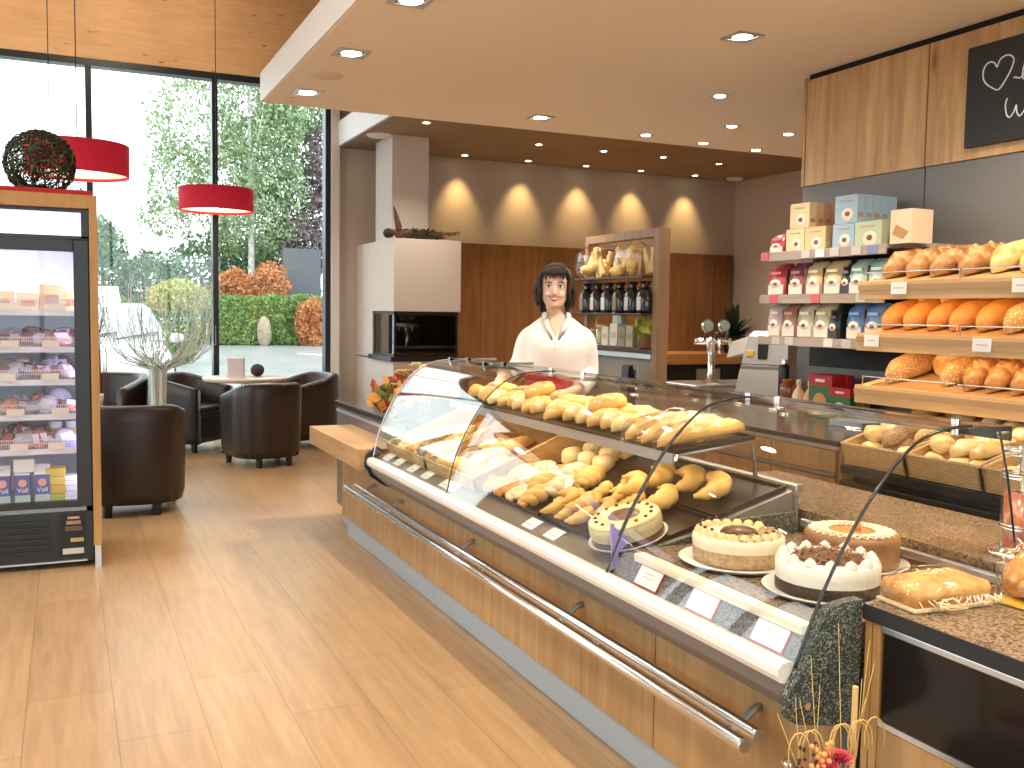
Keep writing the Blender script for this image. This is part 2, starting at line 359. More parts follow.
# ------------------------------------------------------------------ windows
def window(name, axis, fixed, marks, lo, hi, z0, z1):
    root = struct(link(name, None)); mb = MB()
    def bar(a0, a1, b0, b1, d0=-.06, d1=.10):
        if axis == 'x': mb.box(a0,a1,fixed+d0,fixed+d1,b0,b1,bev=.004)
        else: mb.box(fixed-d1,fixed-d0,a0,a1,b0,b1,bev=.004)
    bar(lo,hi,z1-.07,z1); bar(lo,hi,z0,z0+.06)
    for m in marks: bar(m-.03,m+.03,z0,z1,-.055,.10)
    struct(mb.build('window_frame', M['frame_dark'], root))
    ms = sorted(marks)
    for a, b in zip(ms[:-1], ms[1:]):
        g = MB()
        if axis == 'x': g.box(a+.03,b-.03,fixed+.03,fixed+.036,z0+.06,z1-.07)
        else: g.box(fixed-.036,fixed-.03,a+.03,b-.03,z0+.06,z1-.07)
        struct(g.build('window_pane', M['glass_win'], root))
    return root
window('window_1','x',11.0,[-4.2+.03,-3.48,-2.24,-1.0,.24,1.48,2.71],-4.2,2.74,.0,3.92)
window('window_left_added','y',-4.2,[1.03,2.28,3.53,4.78,6.03,7.28,8.53,9.78,10.97],1.0,11.0,0,3.92)  # unseen glass wall on the left, added to let in fill daylight
struct(MB().box(-4.2,8.5,10.96,11.12,3.90,4.85).build('wall_back_timber', M['spruce']))
struct(MB().box(-4.32,-4.2,-3.2,11.1,3.90,4.85).build('wall_left_timber', M['spruce']))
struct(MB().box(8.4,8.5,-3.2,11,3.9,4.85).build('wall_right_upper', M['plaster']))
struct(MB().box(-4.3,8.5,-3.35,-3.2,3.9,4.85).build('wall_front_upper', M['plaster']))

# ------------------------------------------------------------------ outside
M['asphalt'] = mat('wet_asphalt', (.27,.28,.285), .35, var=.18, vscale=.8)
window('window_front_added','x',-3.3,[-4.17,-2.9,-1.6,-.3,1.0,2.3,3.57],-4.2,3.6,0,3.92)  # unseen window behind the camera, added to bring in more daylight
struct(MB().box(-4.35,60,-60,-3.36,-.2,-.06).build('ground_front', M['asphalt']))
struct(MB().box(-60,60,11.2,90,-.2,-.06).build('ground_parking', M['asphalt']))
struct(MB().box(-60,-4.35,-30,11.2,-.2,-.06).build('ground_side', M['asphalt']))
mk = MB()
mk.add([(7.0,33,-.055),(7.4,33,-.055),(9.9,24.5,-.055),(9.55,24.5,-.055)],[(0,1,2,3)]); struct(mk.build('ground_marking', M['white']))
struct(MB().add([(13.2,33,-.055),(13.6,33,-.055),(16.5,26,-.055),(16.1,26,-.055)],[(0,1,2,3)]).build('ground_marking', M['white']))
def leafmat(name, c1, c2):
    g = G(name); tcn = g.node('ShaderNodeTexCoord'); n = g.node('ShaderNodeTexNoise', Scale=1.1, Detail=6.0, Roughness=.75); g.l(tcn.outputs['Object'], n.inputs['Vector'])
    r = g.node('ShaderNodeValToRGB'); r.color_ramp.elements[0].position = .35; r.color_ramp.elements[1].position = .65
    r.color_ramp.elements[0].color = col(c1); r.color_ramp.elements[1].color = col(c2); g.l(n.outputs['Fac'], r.inputs['Fac']); g.l(r.outputs['Color'], g.b.inputs['Base Color']); g.b.inputs['Roughness'].default_value = .6
    return g.mat
LEAF = dict(birch=leafmat('birch_leaf', (.17,.26,.12), (.34,.43,.24)), dark=leafmat('conifer_leaf', (.09,.17,.085), (.20,.30,.15)), green=leafmat('hedge_leaf', (.10,.19,.05), (.25,.36,.10)),
            lime=leafmat('lime_leaf', (.24,.30,.06), (.50,.42,.12)), purple=leafmat('purple_leaf', (.10,.07,.085), (.23,.17,.18)), red=leafmat('autumn_leaf', (.42,.13,.05), (.62,.28,.10)), mid=leafmat('mid_leaf', (.15,.25,.10), (.30,.42,.20)))
M['bark'] = mat('bark', (.16,.12,.09), .9, var=.4, vscale=6); M['birchbark'] = mat('birch_bark', (.55,.53,.50), .8, var=.5, vscale=5)
def leaves(n, pts, size, flat=.5):
    mb = MB()
    for i in range(n):
        p = pts(i); a = Vector((rnd(-1,1),rnd(-1,1),rnd(-1,1)*flat)); a.normalize(); b = a.orthogonal(); b.rotate(Matrix.Rotation(rnd(0,6),3,a)); c = a.cross(b)
        s = size*rnd(.6,1.3); mb.add([p-b*s, p+c*s*.5, p+b*s, p-c*s*.5],[(0,1,2,3)])
    return mb
def blob(cx, cy, cz, rx, ry, rz, inner=.55):
    def f(i):
        v = Vector((rnd(-1,1),rnd(-1,1),rnd(-1,1)))
        while v.length > 1 or v.length < .05: v = Vector((rnd(-1,1),rnd(-1,1),rnd(-1,1)))
        v = v.normalized()*lerp(inner,1,random.random()**.6)
        k = 1+.28*noise.noise(v*2.3+Vector((cx,cy,cz)))
        return Vector((cx+v.x*rx*k, cy+v.y*ry*k, cz+v.z*rz*k))
    return f
def tree(name, label, leaf, x, y, trunk_h, blobs, n, size, bark='bark', tr=.16):
    t = thing(name, label, 'tree', (x,y,-.06))
    mb = MB(); mb.tube([(0,0,0),(.05,0,trunk_h*.5),(-.05,.05,trunk_h)],[tr,tr*.8,tr*.35],10)
    tot = sum(b[3]*b[5] for b in blobs)
    for b in blobs: mb.tube([(0,0,min(trunk_h*.55,b[2])),(b[0]*.5,b[1]*.5,lerp(trunk_h*.6,b[2],.6)),(b[0],b[1],b[2])],[tr*.4,tr*.28,tr*.12],6)
    mb.build('trunk', M[bark], t)
    lm = MB()
    for b in blobs:
        q = leaves(int(n*b[3]*b[5]/tot), blob(*b), size); lm.add(q.v, q.f)
    lm.build('crown', LEAF[leaf], t, fix=False)
    return t
def hedge(name, label, cat, leaf, x0, x1, y, d, z, n, size, top=0):
    t = thing(name, label, cat, ((x0+x1)/2,y,-.06)); L = (x1-x0)/2
    MB().box(-L+.1,L-.1,-d*.38,d*.38,0,z-.12,bev=.1).build('twigs', M['bark'], t)
    def f(i):
        s = random.random(); u = rnd(-L,L); h = z*(1+.06*noise.noise(Vector((u*1.3,x0,0))))
        if s < .6: return Vector((u,-d/2+rnd(-.05,.07),rnd(.05,h)))
        if s < .85: return Vector((u,rnd(-d/2,d/2),h+rnd(-.06,.05)))
        return Vector((random.choice((-L,L))+rnd(-.05,.05),rnd(-d/2,d/2),rnd(.05,h)))
    leaves(n, f, size).build('foliage', LEAF[leaf], t, fix=False); return t
def outside():
    tree('birch_tree','tall pale green birch with drooping twigs behind the hedge outside','birch',7.6,45,11,
         [(-2.4,0,9.5,2.0,1.6,2.6),(-3.2,0,7.2,1.3,1.2,1.8),(-1.0,0,7.0,1.6,1.5,2.6),(.6,0,10.5,2.3,1.8,2.6),(0,0,13.0,2.6,1.6,2.0),(-3.6,0,5.4,1.2,1.1,1.0),(1.0,0,6.3,1.8,1.5,2.4)],15000,.075,'birchbark')
    tree('maple_tree','green leafy tree between the birch and the purple beech outside','mid',9.6,47,9,
         [(-.6,0,8.8,2.2,1.8,2.4),(.6,0,11.8,2.2,1.8,2.4),(-1.6,0,5.6,2.0,1.7,2.0)],11000,.09)
    tree('copper_beech','dark purple leaved beech at the right edge of the window view','purple',11.4,45.5,7,
         [(0,0,5.6,2.0,1.8,2.2),(.6,0,8.2,2.0,1.8,2.2),(-1.2,0,4.4,1.4,1.4,1.4),(1.6,0,4.6,1.8,1.6,2.4)],12000,.09)
    tree('conifer_tree','dark rounded conifer standing furthest left behind the white car','dark',1.6,50,3.6,[(0,0,3.0,1.3,1.2,2.4),(0,0,4.6,.7,.7,1.2)],5000,.085)
    tree('conifer_tree','dark bushy conifer left of the clipped topiary outside','dark',3.6,50,2.6,[(0,0,2.4,1.5,1.2,1.8)],4500,.085)
    tree('conifer_tree','broad dark evergreen seen beyond the clipped topiary','dark',6.0,49,3.0,[(0,0,2.9,1.9,1.2,2.3),(1.6,0,3.0,1.5,1.2,2.2)],7000,.085)
    tree('conifer_tree','dark evergreen behind the red shrubs outside','dark',9.4,48,3.0,[(0,0,3.0,1.9,1.2,2.4)],6000,.085)
    hedge('clipped_hedge','long clipped green hedge bordering the far side of the parking area','hedge','green',5.3,12.5,41,1.0,2.0,13000,.06)
    for i,(x,y,rx,rz,z,lb) in enumerate([(6.5,42.6,.9,.9,2.3,'orange red shrub just right of the window mullion above the hedge'),(8.0,42.8,.9,1.0,2.5,'orange red shrub in the middle above the hedge'),(9.2,39.8,.7,1.0,.95,'orange shrub growing in front of the clipped hedge')]):
        t = thing('autumn_shrub',lb,'shrub',(x,y,-.06),0,'autumn shrubs outside'); MB().tube([(0,0,0),(0,0,z)],[.05,.02],6).build('stem',M['bark'],t)
        leaves(2600,blob(0,0,z,rx,.5,rz),.06).build('foliage',LEAF['red'],t,fix=False)
    def tl(i):
        x = rnd(-34,1.2); return Vector((x,rnd(44,47),rnd(-.06,4.2)*(1+.25*noise.noise(Vector((x*.5,0,0))))))
    tag(leaves(9000,tl,.22).build('treeline_added',LEAF['dark'],None,fix=False),'dark line of added trees along the left, darkening the glass reflections','trees',kind='stuff')  # trees added so the curved display glass mirrors something dark
    hedge('clipped_hedge','clipped green hedge added left beyond the white car to darken glass reflections','hedge','green',-34,2.0,41.5,1.0,1.9,9000,.11)  # hedge added to darken the lower reflections in the display glass
    t = thing('topiary_bush','round clipped yellow green bush beside the white car','bush',(2.72,27.5,-.06)); MB().tube([(0,0,0),(0,0,1.4)],[.08,.05],8).build('stem',M['bark'],t)
    leaves(3500,blob(0,0,1.75,.78,.7,.5),.045).build('crown',LEAF['lime'],t,fix=False)
    leaves(3000,blob(0,0,.8,.7,.6,.85),.045).build('lower_foliage',LEAF['green'],t,fix=False)
    t = thing('sign_stele','dark grey free standing sign slab among the shrubs outside','sign',(9.6,43.6,-.06))
    MB().box(-.85,.85,-.1,.1,.1,4.2,bev=.02).build('slab',mat('stele_grey',(.09,.10,.11),.4),t); MB().box(-.95,.95,-.2,.2,0,.1).build('base',M['asphalt'],t)
    tag(MB().ell((0,0,.55),.3,.25,.65,10,8,fn=lambda p:p*(1+.15*nz(p,3))).build('standing_stone',mat('stone',(.35,.28,.20),.9,var=.3),None,(7.3,40.1,-.06)),'upright pale boulder standing before the clipped hedge outside','stone')
    # silver car facing the window
    t = thing('parked_car','silver white car parked nose towards the window','car',(.52,14.0,-.06))
    paint = mat('car_paint',(.82,.85,.87),.2,.05,coat=.7); cg = mat('car_glass',(.38,.42,.44),.04,.4,1.0)
    def ring(y,w,z0,z1,k=.12):
        pts=[]
        for a,b in ((-1,z0+.06),(-.96,z0),(.96,z0),(1,z0+.06),(1.0,lerp(z0,z1,.55)),(.96,lerp(z0,z1,.85)),(.86,z1-.02),(.5,z1+.015),(-.5,z1+.015),(-.86,z1-.02),(-.96,lerp(z0,z1,.85)),(-1,lerp(z0,z1,.55))): pts.append((a*w,y,b))
        return pts
    mb = MB(); mb.loft([ring(*q) for q in ((0,.62,.28,.60),(.06,.76,.24,.72),(.25,.84,.22,.80),(.8,.88,.20,.93),(1.25,.88,.2,1.0),(2.2,.89,.2,1.0),(3.4,.88,.2,1.0),(3.95,.84,.22,.96),(4.1,.74,.3,.85))]); mb.build('body',paint,t)
    mb = MB(); mb.loft([[(a*w,y,z) for a in (-1,-.5,.5,1)]+[(a*w*1.02,y+dy,z-.0) for a,dy in ((1,.0),(-1,.0))][:0] for w,y,z in ((.80,1.18,.99),(.74,1.55,1.25),(.64,1.95,1.47))],caps=False,closed=False); mb.build('windscreen',cg,t)
    def cab(y,w,z): return [(-w-.02,y,.98),(-w,y,lerp(.98,z,.75)),(-w*.86,y,z),(w*.86,y,z+.0),(w,y,lerp(.98,z,.75)),(w+.02,y,.98)]
    MB().loft([cab(1.22,.80,1.0),cab(1.6,.765,1.27),cab(2.0,.70,1.49),cab(2.7,.70,1.53),cab(3.3,.70,1.47),cab(3.9,.74,1.02)]).build('cabin',paint,t)
    for s in (-1,1):
        MB().ell((s*.98,1.35,1.02),.11,.07,.075,10,8).build('wing_mirror',paint,t); MB().ell((s*.62,.10,.66),.17,.09,.07,10,8).build('headlight',mat('lamp_lens',(.8,.85,.9),.05,.2),t)
        for yy in (.8,3.3): MB().cyl(.31,-.1,.1,20,M=T(s*.8,yy,.31)@RY(PI/2)).build('wheel',M['blackm'],t)
    MB().box(-.5,.5,-.02,.1,.36,.52,bev=.02).build('grille',M['black'],t); MB().box(-.26,.26,-.035,-.02,.40,.50).build('number_plate',M['paper'],t)
    for s in (-.45,.1): MB().tube([(s,1.15,1.0),(s+.35,1.25,1.06),(s+.6,1.3,1.10)],.012,5).build('wiper',M['black'],t)
    # white van further away
    t = thing('white_van','white van parked far beyond the silver car','van',(.7,33,-.06))
    mb = MB(); mb.loft([[(-.95,y,.3),(.95,y,.3),(.95,y,z*.7),(.85,y,z),(-.85,y,z),(-.95,y,z*.7)] for y,z in ((0,1.0),(.7,1.2),(1.3,2.15),(4.4,2.2))],smooth=False); mb.build('body',M['white'],t)
    MB().add([(-.78,.78,1.3),(.78,.78,1.3),(.74,1.24,2.0),(-.74,1.24,2.0)],[(0,1,2,3)]).build('windscreen',cg,t)
    for s in (-1,1):
        for yy in (.9,3.6): MB().cyl(.33,-.1,.1,16,M=T(s*.85,yy,.33)@RY(PI/2)).build('wheel',M['blackm'],t)
outside()

# ------------------------------------------------------------------ cold display fridge with oak surround
def fridge():
    X0,X1,Y0,Y1 = -.95,.112,5.64,6.25
    t = thing('oak_fridge_surround','oak panel surround boxing in the drinks fridge','cabinet surround',(-.4,5.6,0))
    o = (.4,-5.6,0)
    def B(*a,**k): m = MB(); m.box(*a,**k); return m
    def pt(n,m,mt,par=None): return m.build(n,mt,par or t,o)
    pt('top_panel',B(-1.05,.155,5.6,6.3,1.915,1.985,bev=.002),M['oak_frame']); pt('side_panel',B(.115,.155,5.6,6.3,.12,1.915,bev=.002),M['oak_frame'])
    pt('side_panel',B(-1.05,-1.0,5.6,6.3,.12,1.915,bev=.002),M['oak_frame'])
    for x in (.12,-1.045): pt('foot',B(x,x+.03,5.605,6.29,0,.12),M['alu'])
    t = thing('display_fridge','black glass door drinks fridge with lit lilac header','fridge',(-.4,5.6,0))
    inner = mat('fridge_liner',(.62,.62,.68),.5); m = B(X0,X1,Y0+.05,Y1,.30,.34); m.box(X0,X1,Y1-.03,Y1,.05,1.9); m.box(X0,X0+.03,Y0+.05,Y1,.05,1.9); m.box(X1-.03,X1,Y0+.05,Y1,.05,1.9); m.box(X0,X1,Y0+.05,Y1,1.75,1.78); m.box(X0,X1,Y0+.05,Y1,1.87,1.9)
    pt('housing',m,inner)
    m = B(X0,X1,Y0,Y0+.05,1.895,1.912); m.box(X1-.035,X1,Y0,Y0+.05,1.76,1.895); m.box(X0,X1,Y0,Y0+.05,1.755,1.772); pt('header_frame',m,M['black'])
    pt('light_header',B(X0+.03,X1-.035,Y0+.008,Y0+.04,1.772,1.895),emit('header_glow',(.86,.74,.96),.42))
    m = B(X1-.075,X1,Y0,Y0+.045,.33,1.752,bev=.004); m.box(X0,X0+.07,Y0,Y0+.045,.33,1.752,bev=.004); m.box(X0+.07,X1-.075,Y0,Y0+.045,1.69,1.752,bev=.004); m.box(X0+.07,X1-.075,Y0,Y0+.045,.33,.365,bev=.004); df = pt('door',m,M['black'])
    pt('door_glass',B(X0+.07,X1-.075,Y0+.015,Y0+.022,.365,1.69),M['glass_fridge'],df).location=(0,0,0)
    df.children[0].location=(0,0,0)
    m = B(X0,X1,Y0+.02,Y1,.03,.30); pt('base_housing',m,M['black'])
    m = MB(); [m.box(X0+.05,X1-.21,Y0+.004,Y0+.02,z,z+.012,bev=.003) for z in (.09,.122,.154,.186,.218,.25)]; pt('grille',m,M['black'])
    m = B(X1-.17,X1-.04,Y0+.012,Y0+.02,.06,.29); cp = pt('control_panel',m,M['blackm'])
    for q,(x0,x1,z0,z1,c) in enumerate([(.35,.8,.265,.277,(.5,.35,.25)),(.3,.85,.235,.255,(.35,.2,.12)),(.25,.9,.20,.225,(.12,.07,.05)),(.45,.95,.14,.16,(.55,.35,.15)),(.15,.95,.075,.105,(.6,.55,.5))]):
        MB().box(lerp(X1-.17,X1-.04,x0),lerp(X1-.17,X1-.04,x1),Y0+.006,Y0+.012,z0,z1).build(['display','switch','switch','warning_label','rating_plate'][q],mat('panel_mark',c,.4),cp)
    pt('kick_strip',B(X0,X1-.03,Y0+.004,Y0+.02,.032,.04),M['alu'])
    tb = pt('light_tube',B(X0+.1,X1-.1,Y0+.06,Y0+.085,1.70,1.72),emit('cold_tube',(.90,.88,1),19))
    pt('light_tube',B(X1-.046,X1-.034,Y0+.06,Y0+.08,.45,1.65),emit('cold_tube_side',(.80,.76,1),8.0))
    wire = mat('white_wire',(.70,.66,.74),.35)
    SZ = [1.36,1.165,.99,.805,.62]
    for z in SZ:
        s = pt('shelf',B(X0+.03,X1-.03,Y0+.07,Y1-.05,z,z+.012),wire)
        B(X0+.03,X1-.035,Y0+.06,Y0+.07,z-.008,z+.022).build('price_rail',mat('price_rail',(.72,.68,.78),.4),s)
        m = MB(); m.box(X0+.03,X1-.035,Y0+.066,Y0+.069,z+.07,z+.074); m.box(X0+.03,X1-.035,Y0+.066,Y0+.069,z+.05,z+.053)
        x = X0+.04
        while x < X1-.04: m.box(x,x+.0025,Y0+.066,Y0+.069,z+.02,z+.074); x += .0105
        m.build('wire_front',wire,s)
        for q in range(4):
            x = lerp(X0+.25,X1-.22,q/3)+rnd(-.03,.03); B(x,x+.085,Y0+.05,Y0+.056,z+.02,z+.055).build('price_card',mat('card_cream',(.80,.68,.62),.6),s)
    # contents
    yf = Y0+.10
    def carton(x,w,h,z,cols,nm,lb,cat,grp,d=.08,gable=True,txt=None):
        tt = thing(nm,lb,cat,(x,yf+d/2,z),0,grp)
        MB().box(-w/2,w/2,-d/2,d/2,0,h,bev=.002).build('body',cols[0],tt)
        if gable: MB().loft([[(-w/2,-d/2,h),(w/2,-d/2,h),(w/2,d/2,h),(-w/2,d/2,h)],[(-w/2,-.004,h+.035),(w/2,-.004,h+.035),(w/2,.004,h+.035),(-w/2,.004,h+.035)],[(-w/2,-.003,h+.05),(w/2,-.003,h+.05),(w/2,.003,h+.05),(-w/2,.003,h+.05)]],smooth=False).build('gable',cols[1],tt)
        if len(cols) > 2:
            MB().box(-w/2+.001,w/2-.001,-d/2-.002,-d/2-.0005,h*.02,h*.3).build('lower_print',cols[2],tt); MB().cyl(w*.28,0,.0015,16,M=T(0,-d/2-.001,h*.72)@RX(PI/2)).build('emblem',cols[3],tt)
        if txt:
            cu = bpy.data.curves.new('lettering','FONT'); cu.body = txt; cu.size = .034; cu.align_x='CENTER'; cu.extrude=.0004; o1 = link('lettering',cu); me = bpy.data.meshes.new_from_object(o1.evaluated_get(bpy.context.evaluated_depsgraph_get())); bpy.data.objects.remove(o1); bpy.data.curves.remove(cu); me.materials.clear(); me.materials.append(M['paper']); link('lettering',me,tt,(0,-d/2-.0016,h*.40),(PI/2,0,0))
        return tt
    blue = mat('milk_blue',(.09,.10,.34),.4); crm = mat('carton_white',(.78,.75,.76),.5); grn = mat('milk_meadow',(.45,.52,.50),.5); redp = mat('milk_rose',(.75,.35,.30),.5)
    for i,x in enumerate((-.335,-.24,-.145)):
        carton(x+.012,.075,.155,.345,(blue,crm,grn,redp),'milk_carton',['third milk carton from the yellow packs, bottom of fridge','second milk carton from the yellow packs, bottom of fridge','milk carton standing right beside the yellow packs in the fridge','fourth milk carton from the yellow packs, partly outside the picture','fifth milk carton from the yellow packs, outside the picture'][i],'milk carton','milk cartons on the fridge floor',txt='Voll')
    yel = [mat('butter_yellow',c,.45) for c in ((.62,.44,.06),(.70,.50,.10),(.60,.40,.05),(.42,.44,.10))]
    for i in range(4):
        t2 = MB().box(-.05,.05,-.045,.045,0,.046,bev=.006).build('butter_pack',yel[3-i],None,(-.072+.004*(i%2),yf+.05,.342+.0465*i)); tag(t2,['lowest green and yellow pack of the stack beside the milk','second yellow pack from the bottom beside the milk','third yellow pack from the bottom beside the milk','topmost yellow pack of the stack beside the milk'][i],'food pack','yellow packs in the fridge')
    for i in range(5):
        t2 = MB().box(-.042,.042,-.05,.05,0,.028,bev=.005).build('yoghurt_tray',mat('tray_lilac',(.72-.03*(i%2),.70-.03*(i%2),.78),.4),None,(.027-.012,yf+.06,.342+.0285*i)); tag(t2,'%s flat white pack up in the stack at the bottom right of the fridge'%ORD[i],'food pack','white packs in the fridge')
    for i,x in enumerate((-.40,-.22)):
        t2 = carton(x,.10,.07,.515,(crm,crm),'cream_box','%s box lying on top of the milk cartons'%['pale wide','small lilac'][i],'box','boxes above the milk',.07,False)
    # shelf 1: cheese packs
    chs = [mat('cheese_pack',c,.5) for c in ((.86,.50,.22),(.88,.60,.32),(.90,.66,.40),(.84,.58,.34))]
    for i,(x,w,h) in enumerate(((-.43,.12,.10),(-.30,.10,.105),(-.185,.11,.10),(-.07,.115,.145),(.035-.012,.075,.11))):
        if i == 0: continue
        tt = carton(x,w,h,1.373,(chs[i%4],),'cheese_pack',['orange cheese pack outside the picture at the left','orange cheese pack cut by the picture edge','wide orange cheese pack with a red label','tall pale cheese pack standing highest on the top fridge shelf','pale cheese pack at the right end of the top fridge shelf'][i],'cheese pack','cheese packs on the top fridge shelf',.06,False)
        MB().box(-w*.3,w*.3,-.033,-.030,h*.3,h*.62).build('label',mat('cheese_label',((.75,.16,.08),(.5,.25,.2))[i%2],.5),tt)
    # shelves 2-5: vacuum packs, lying and leaning
    pal = [(.30,.09,.08),(.55,.22,.20),(.16,.06,.06),(.62,.42,.48),(.66,.58,.72),(.48,.16,.12),(.70,.35,.25),(.55,.50,.62)]
    pm = [mat('vacuum_pack',c,.22,coat=.3) for c in pal]; lab = mat('pack_label',(.74,.70,.80),.4)
    names = {1:'second',2:'third',3:'fourth',4:'fifth'}
    for k in (1,2,3,4):
        i = 0
        for row in (0,1):
            x = -.30+.02*row; n0 = 0
            while x < .035:
                w_ = rnd(.075,.12); tilt = rnd(.35,1.1) if k != 1 else rnd(.2,.7); mm = pm[(i*3+k*2) % 8]; z = SZ[k]+.013
                if k == 4 and row and x > -.13: break
                tt = thing('meat_pack','%s pack from the left in the %s row of the %s fridge shelf'%(ORD[n0],('front','back')[row],names[k]),'food pack',(min(x,.01),yf+.03+.115*row,z+.016+.022*row),0,'vacuum packs in the fridge')
                def fn(p): return Vector((p.x,p.y,p.z*(1+.6*nz(p,28,i+k))))
                mx_ = RZ(rnd(-.6,.6))@RX(tilt)@RY(rnd(-.2,.2))
                MB().ell((0,.035,.02),w_*.55,.060+.012*row,.019,12,6,M=mx_,fn=fn).build('film_pack',mm,tt); MB().box(-w_*.3,w_*.3,.005,.058,.036,.0395,M=mx_).build('label',lab if i%2 else pm[(i+5)%8],tt)
                x += w_*.64; i += 1; n0 += 1
    for i,x in enumerate((-.065,.02)):
        tt = thing('pudding_cup','%s small white pudding cup at the back of the fifth fridge shelf'%('left','right')[i],'cup',(x,yf+.19,SZ[4]+.012),0,'pudding cups'); MB().lathe([(.0,0),(.03,0),(.036,.13),(.038,.135),(.0,.136)],16).build('cup',crm,tt)
        MB().lathe([(.0355,.07),(.0372,.10)],16).build('print',mat('cup_print',(.75,.45,.2),.5),tt)
    tag(B(-.10,.05,yf-.01,yf+.15,SZ[4]+.013,SZ[4]+.06,bev=.004).build('cup_carton',mat('lilac_carton',(.40,.36,.70),.4)),'lilac carton below the pudding cups on the fifth shelf','box')
    # on top
    tag(B(-1.0,.135,5.63,6.0,1.986,2.012,bev=.004).build('red_felt_runner',M['redcloth']),'red felt runner lying on top of the fridge surround','runner')
    t = thing('twig_ball','dark woven twig ball on the red runner above the fridge','decoration',(-.115,5.8,2.158))
    def twig(rad,n,r0):
        mb = MB()
        for i in range(n):
            ax = Vector((rnd(-1,1),rnd(-1,1),rnd(-1,1))).normalized(); a = ax.orthogonal().normalized(); b = ax.cross(a); h = rnd(-.75,.75); s0 = rnd(0,6); ln = rnd(2,5)
            pts = []
            for q in range(12):
                u = s0+ln*q/11; p = (a*math.cos(u)+b*math.sin(u))*math.sqrt(1-h*h)+ax*h; pts.append(p*rad*(1+.06*math.sin(q*2.1+i)))
            mb.tube(pts,r0*rnd(.6,1.2),4,caps=False)
        return mb
    twig(.168,120,.0030).build('twigs',mat('twig_dark',(.035,.022,.018),.7),t); twig(.172,34,.0035).build('green_twigs',mat('twig_green',(.05,.10,.03),.7),t)
    tm = MB()
    for i in range(60):
        x = rnd(-.30,.11); p = Vector((x,5.66+rnd(0,.16),2.012)); tm.tube([p,p+Vector((rnd(-.05,.05),rnd(-.02,.02),rnd(.01,.05)))],.0015,3)
    tag(tm.build('moss_sprigs',mat('twig_green_b',(.06,.07,.03),.8)),'loose green sprigs lying along the red runner','sprigs',kind='stuff')
fridge()
# ------------------------------------------------------------------ cafe corner
def tub_chair(label, x, y, rz):
    t = thing('tub_chair',label,'armchair',(x,y,0),rz,'dark leather tub chairs')
    path = []
    for q in range(5): path.append((-.315-.02*q/4, .30-.30*q/4))
    for q in range(1,20):
        a = PI+PI*q/20; ca, sa = math.cos(a), math.sin(a); path.append((.345*math.copysign(abs(ca)**.8,ca), .335*math.copysign(abs(sa)**.8,sa)))
    for q in range(5): path.append((.335-.02*q/4, .30*q/4))
    rings = []; n = len(path)
    for i,(px,py) in enumerate(path):
        a = Vector(path[max(i-1,0)]); b = Vector(path[min(i+1,n-1)]); d = (b-a).normalized(); nrm = Vector((d.y,-d.x))   # outward
        p = Vector((px,py)); hgt = lerp(.74,.615,max(0,min(1,(py+.25)/.55))**1.0)
        def P(o,z): w = p+nrm*o; return (w.x,w.y,z)
        lo = .96
        rings.append([P(-.085,.085),P(-.005-.012,.085),P(.0,.15),P(.012,hgt-.10),P(.012,hgt-.02),P(0,hgt),P(-.03,hgt+.012),P(-.065,hgt+.004),P(-.085,hgt-.025),P(-.085,.3)])
    m = MB(); m.loft(rings); m.build('shell',M['leather'],t)
    MB().box(-.26,.26,-.26,.285,.085,.36,bev=.02).build('seat_base',M['leather'],t); MB().box(-.245,.245,-.25,.30,.36,.445,bev=.03).build('seat_cushion',M['leather'],t)
    for lx,ly in ((-.155,-.25),(.155,-.25),(-.26,.24),(.26,.24)): MB().cyl(.028,0,.09,10,(lx,ly,0),r2=.034).build('leg',M['lacq'],t)
    return t
tub_chair('dark leather tub chair nearest, beside the fridge with its back turned',.40,7.17,R(-4))
tub_chair('dark leather tub chair with its back turned, in front of the round table',1.615,8.93,R(13)).scale = (.91,.95,1)
tub_chair('dark leather tub chair right of the round table by the window jamb',2.24,10.05,R(107)).scale = (.97,.95,1)
tub_chair('dark leather tub chair left of the round table with its seat showing',1.10,10.15,R(-131))
tub_chair('dark leather tub chair furthest left, by the window behind the twigs',.36,10.26,R(150))
t = thing('round_table','round cafe table with pale top between the tub chairs','table',(1.58,9.72,0))
MB().lathe([(0,.70),(.36,.70),(.395,.705),(.40,.715),(.40,.732),(.395,.738),(0,.738)],40).build('table_top',mat('table_top',(.62,.50,.38),.3),t)
MB().cyl(.035,.02,.70,14).build('column',M['steel'],t); MB().lathe([(0,0),(.24,0),(.24,.012),(.05,.03),(0,.03)],28).build('base',M['steel'],t)
t = thing('menu_holder','pale lilac block menu holder standing on the round table','menu holder',(1.50,9.72,.738),R(-20)); MB().box(-.075,.075,-.05,.05,.006,.19,bev=.004).build('card_block',mat('menu_card',(.66,.60,.64),.5),t); MB().box(-.08,.08,-.055,.055,0,.008,bev=.002).build('base',M['white'],t)
tag(MB().ell((0,0,.062),.068,.068,.062,18,12,fn=lambda p:p*(1+.07*nz(p,60))).build('moss_ball',mat('moss_ball',(.055,.05,.05),.95,bump=.6,bscale=90),None,(1.72,9.82,.738)),'dark fuzzy ball beside the menu holder on the round table','decoration')
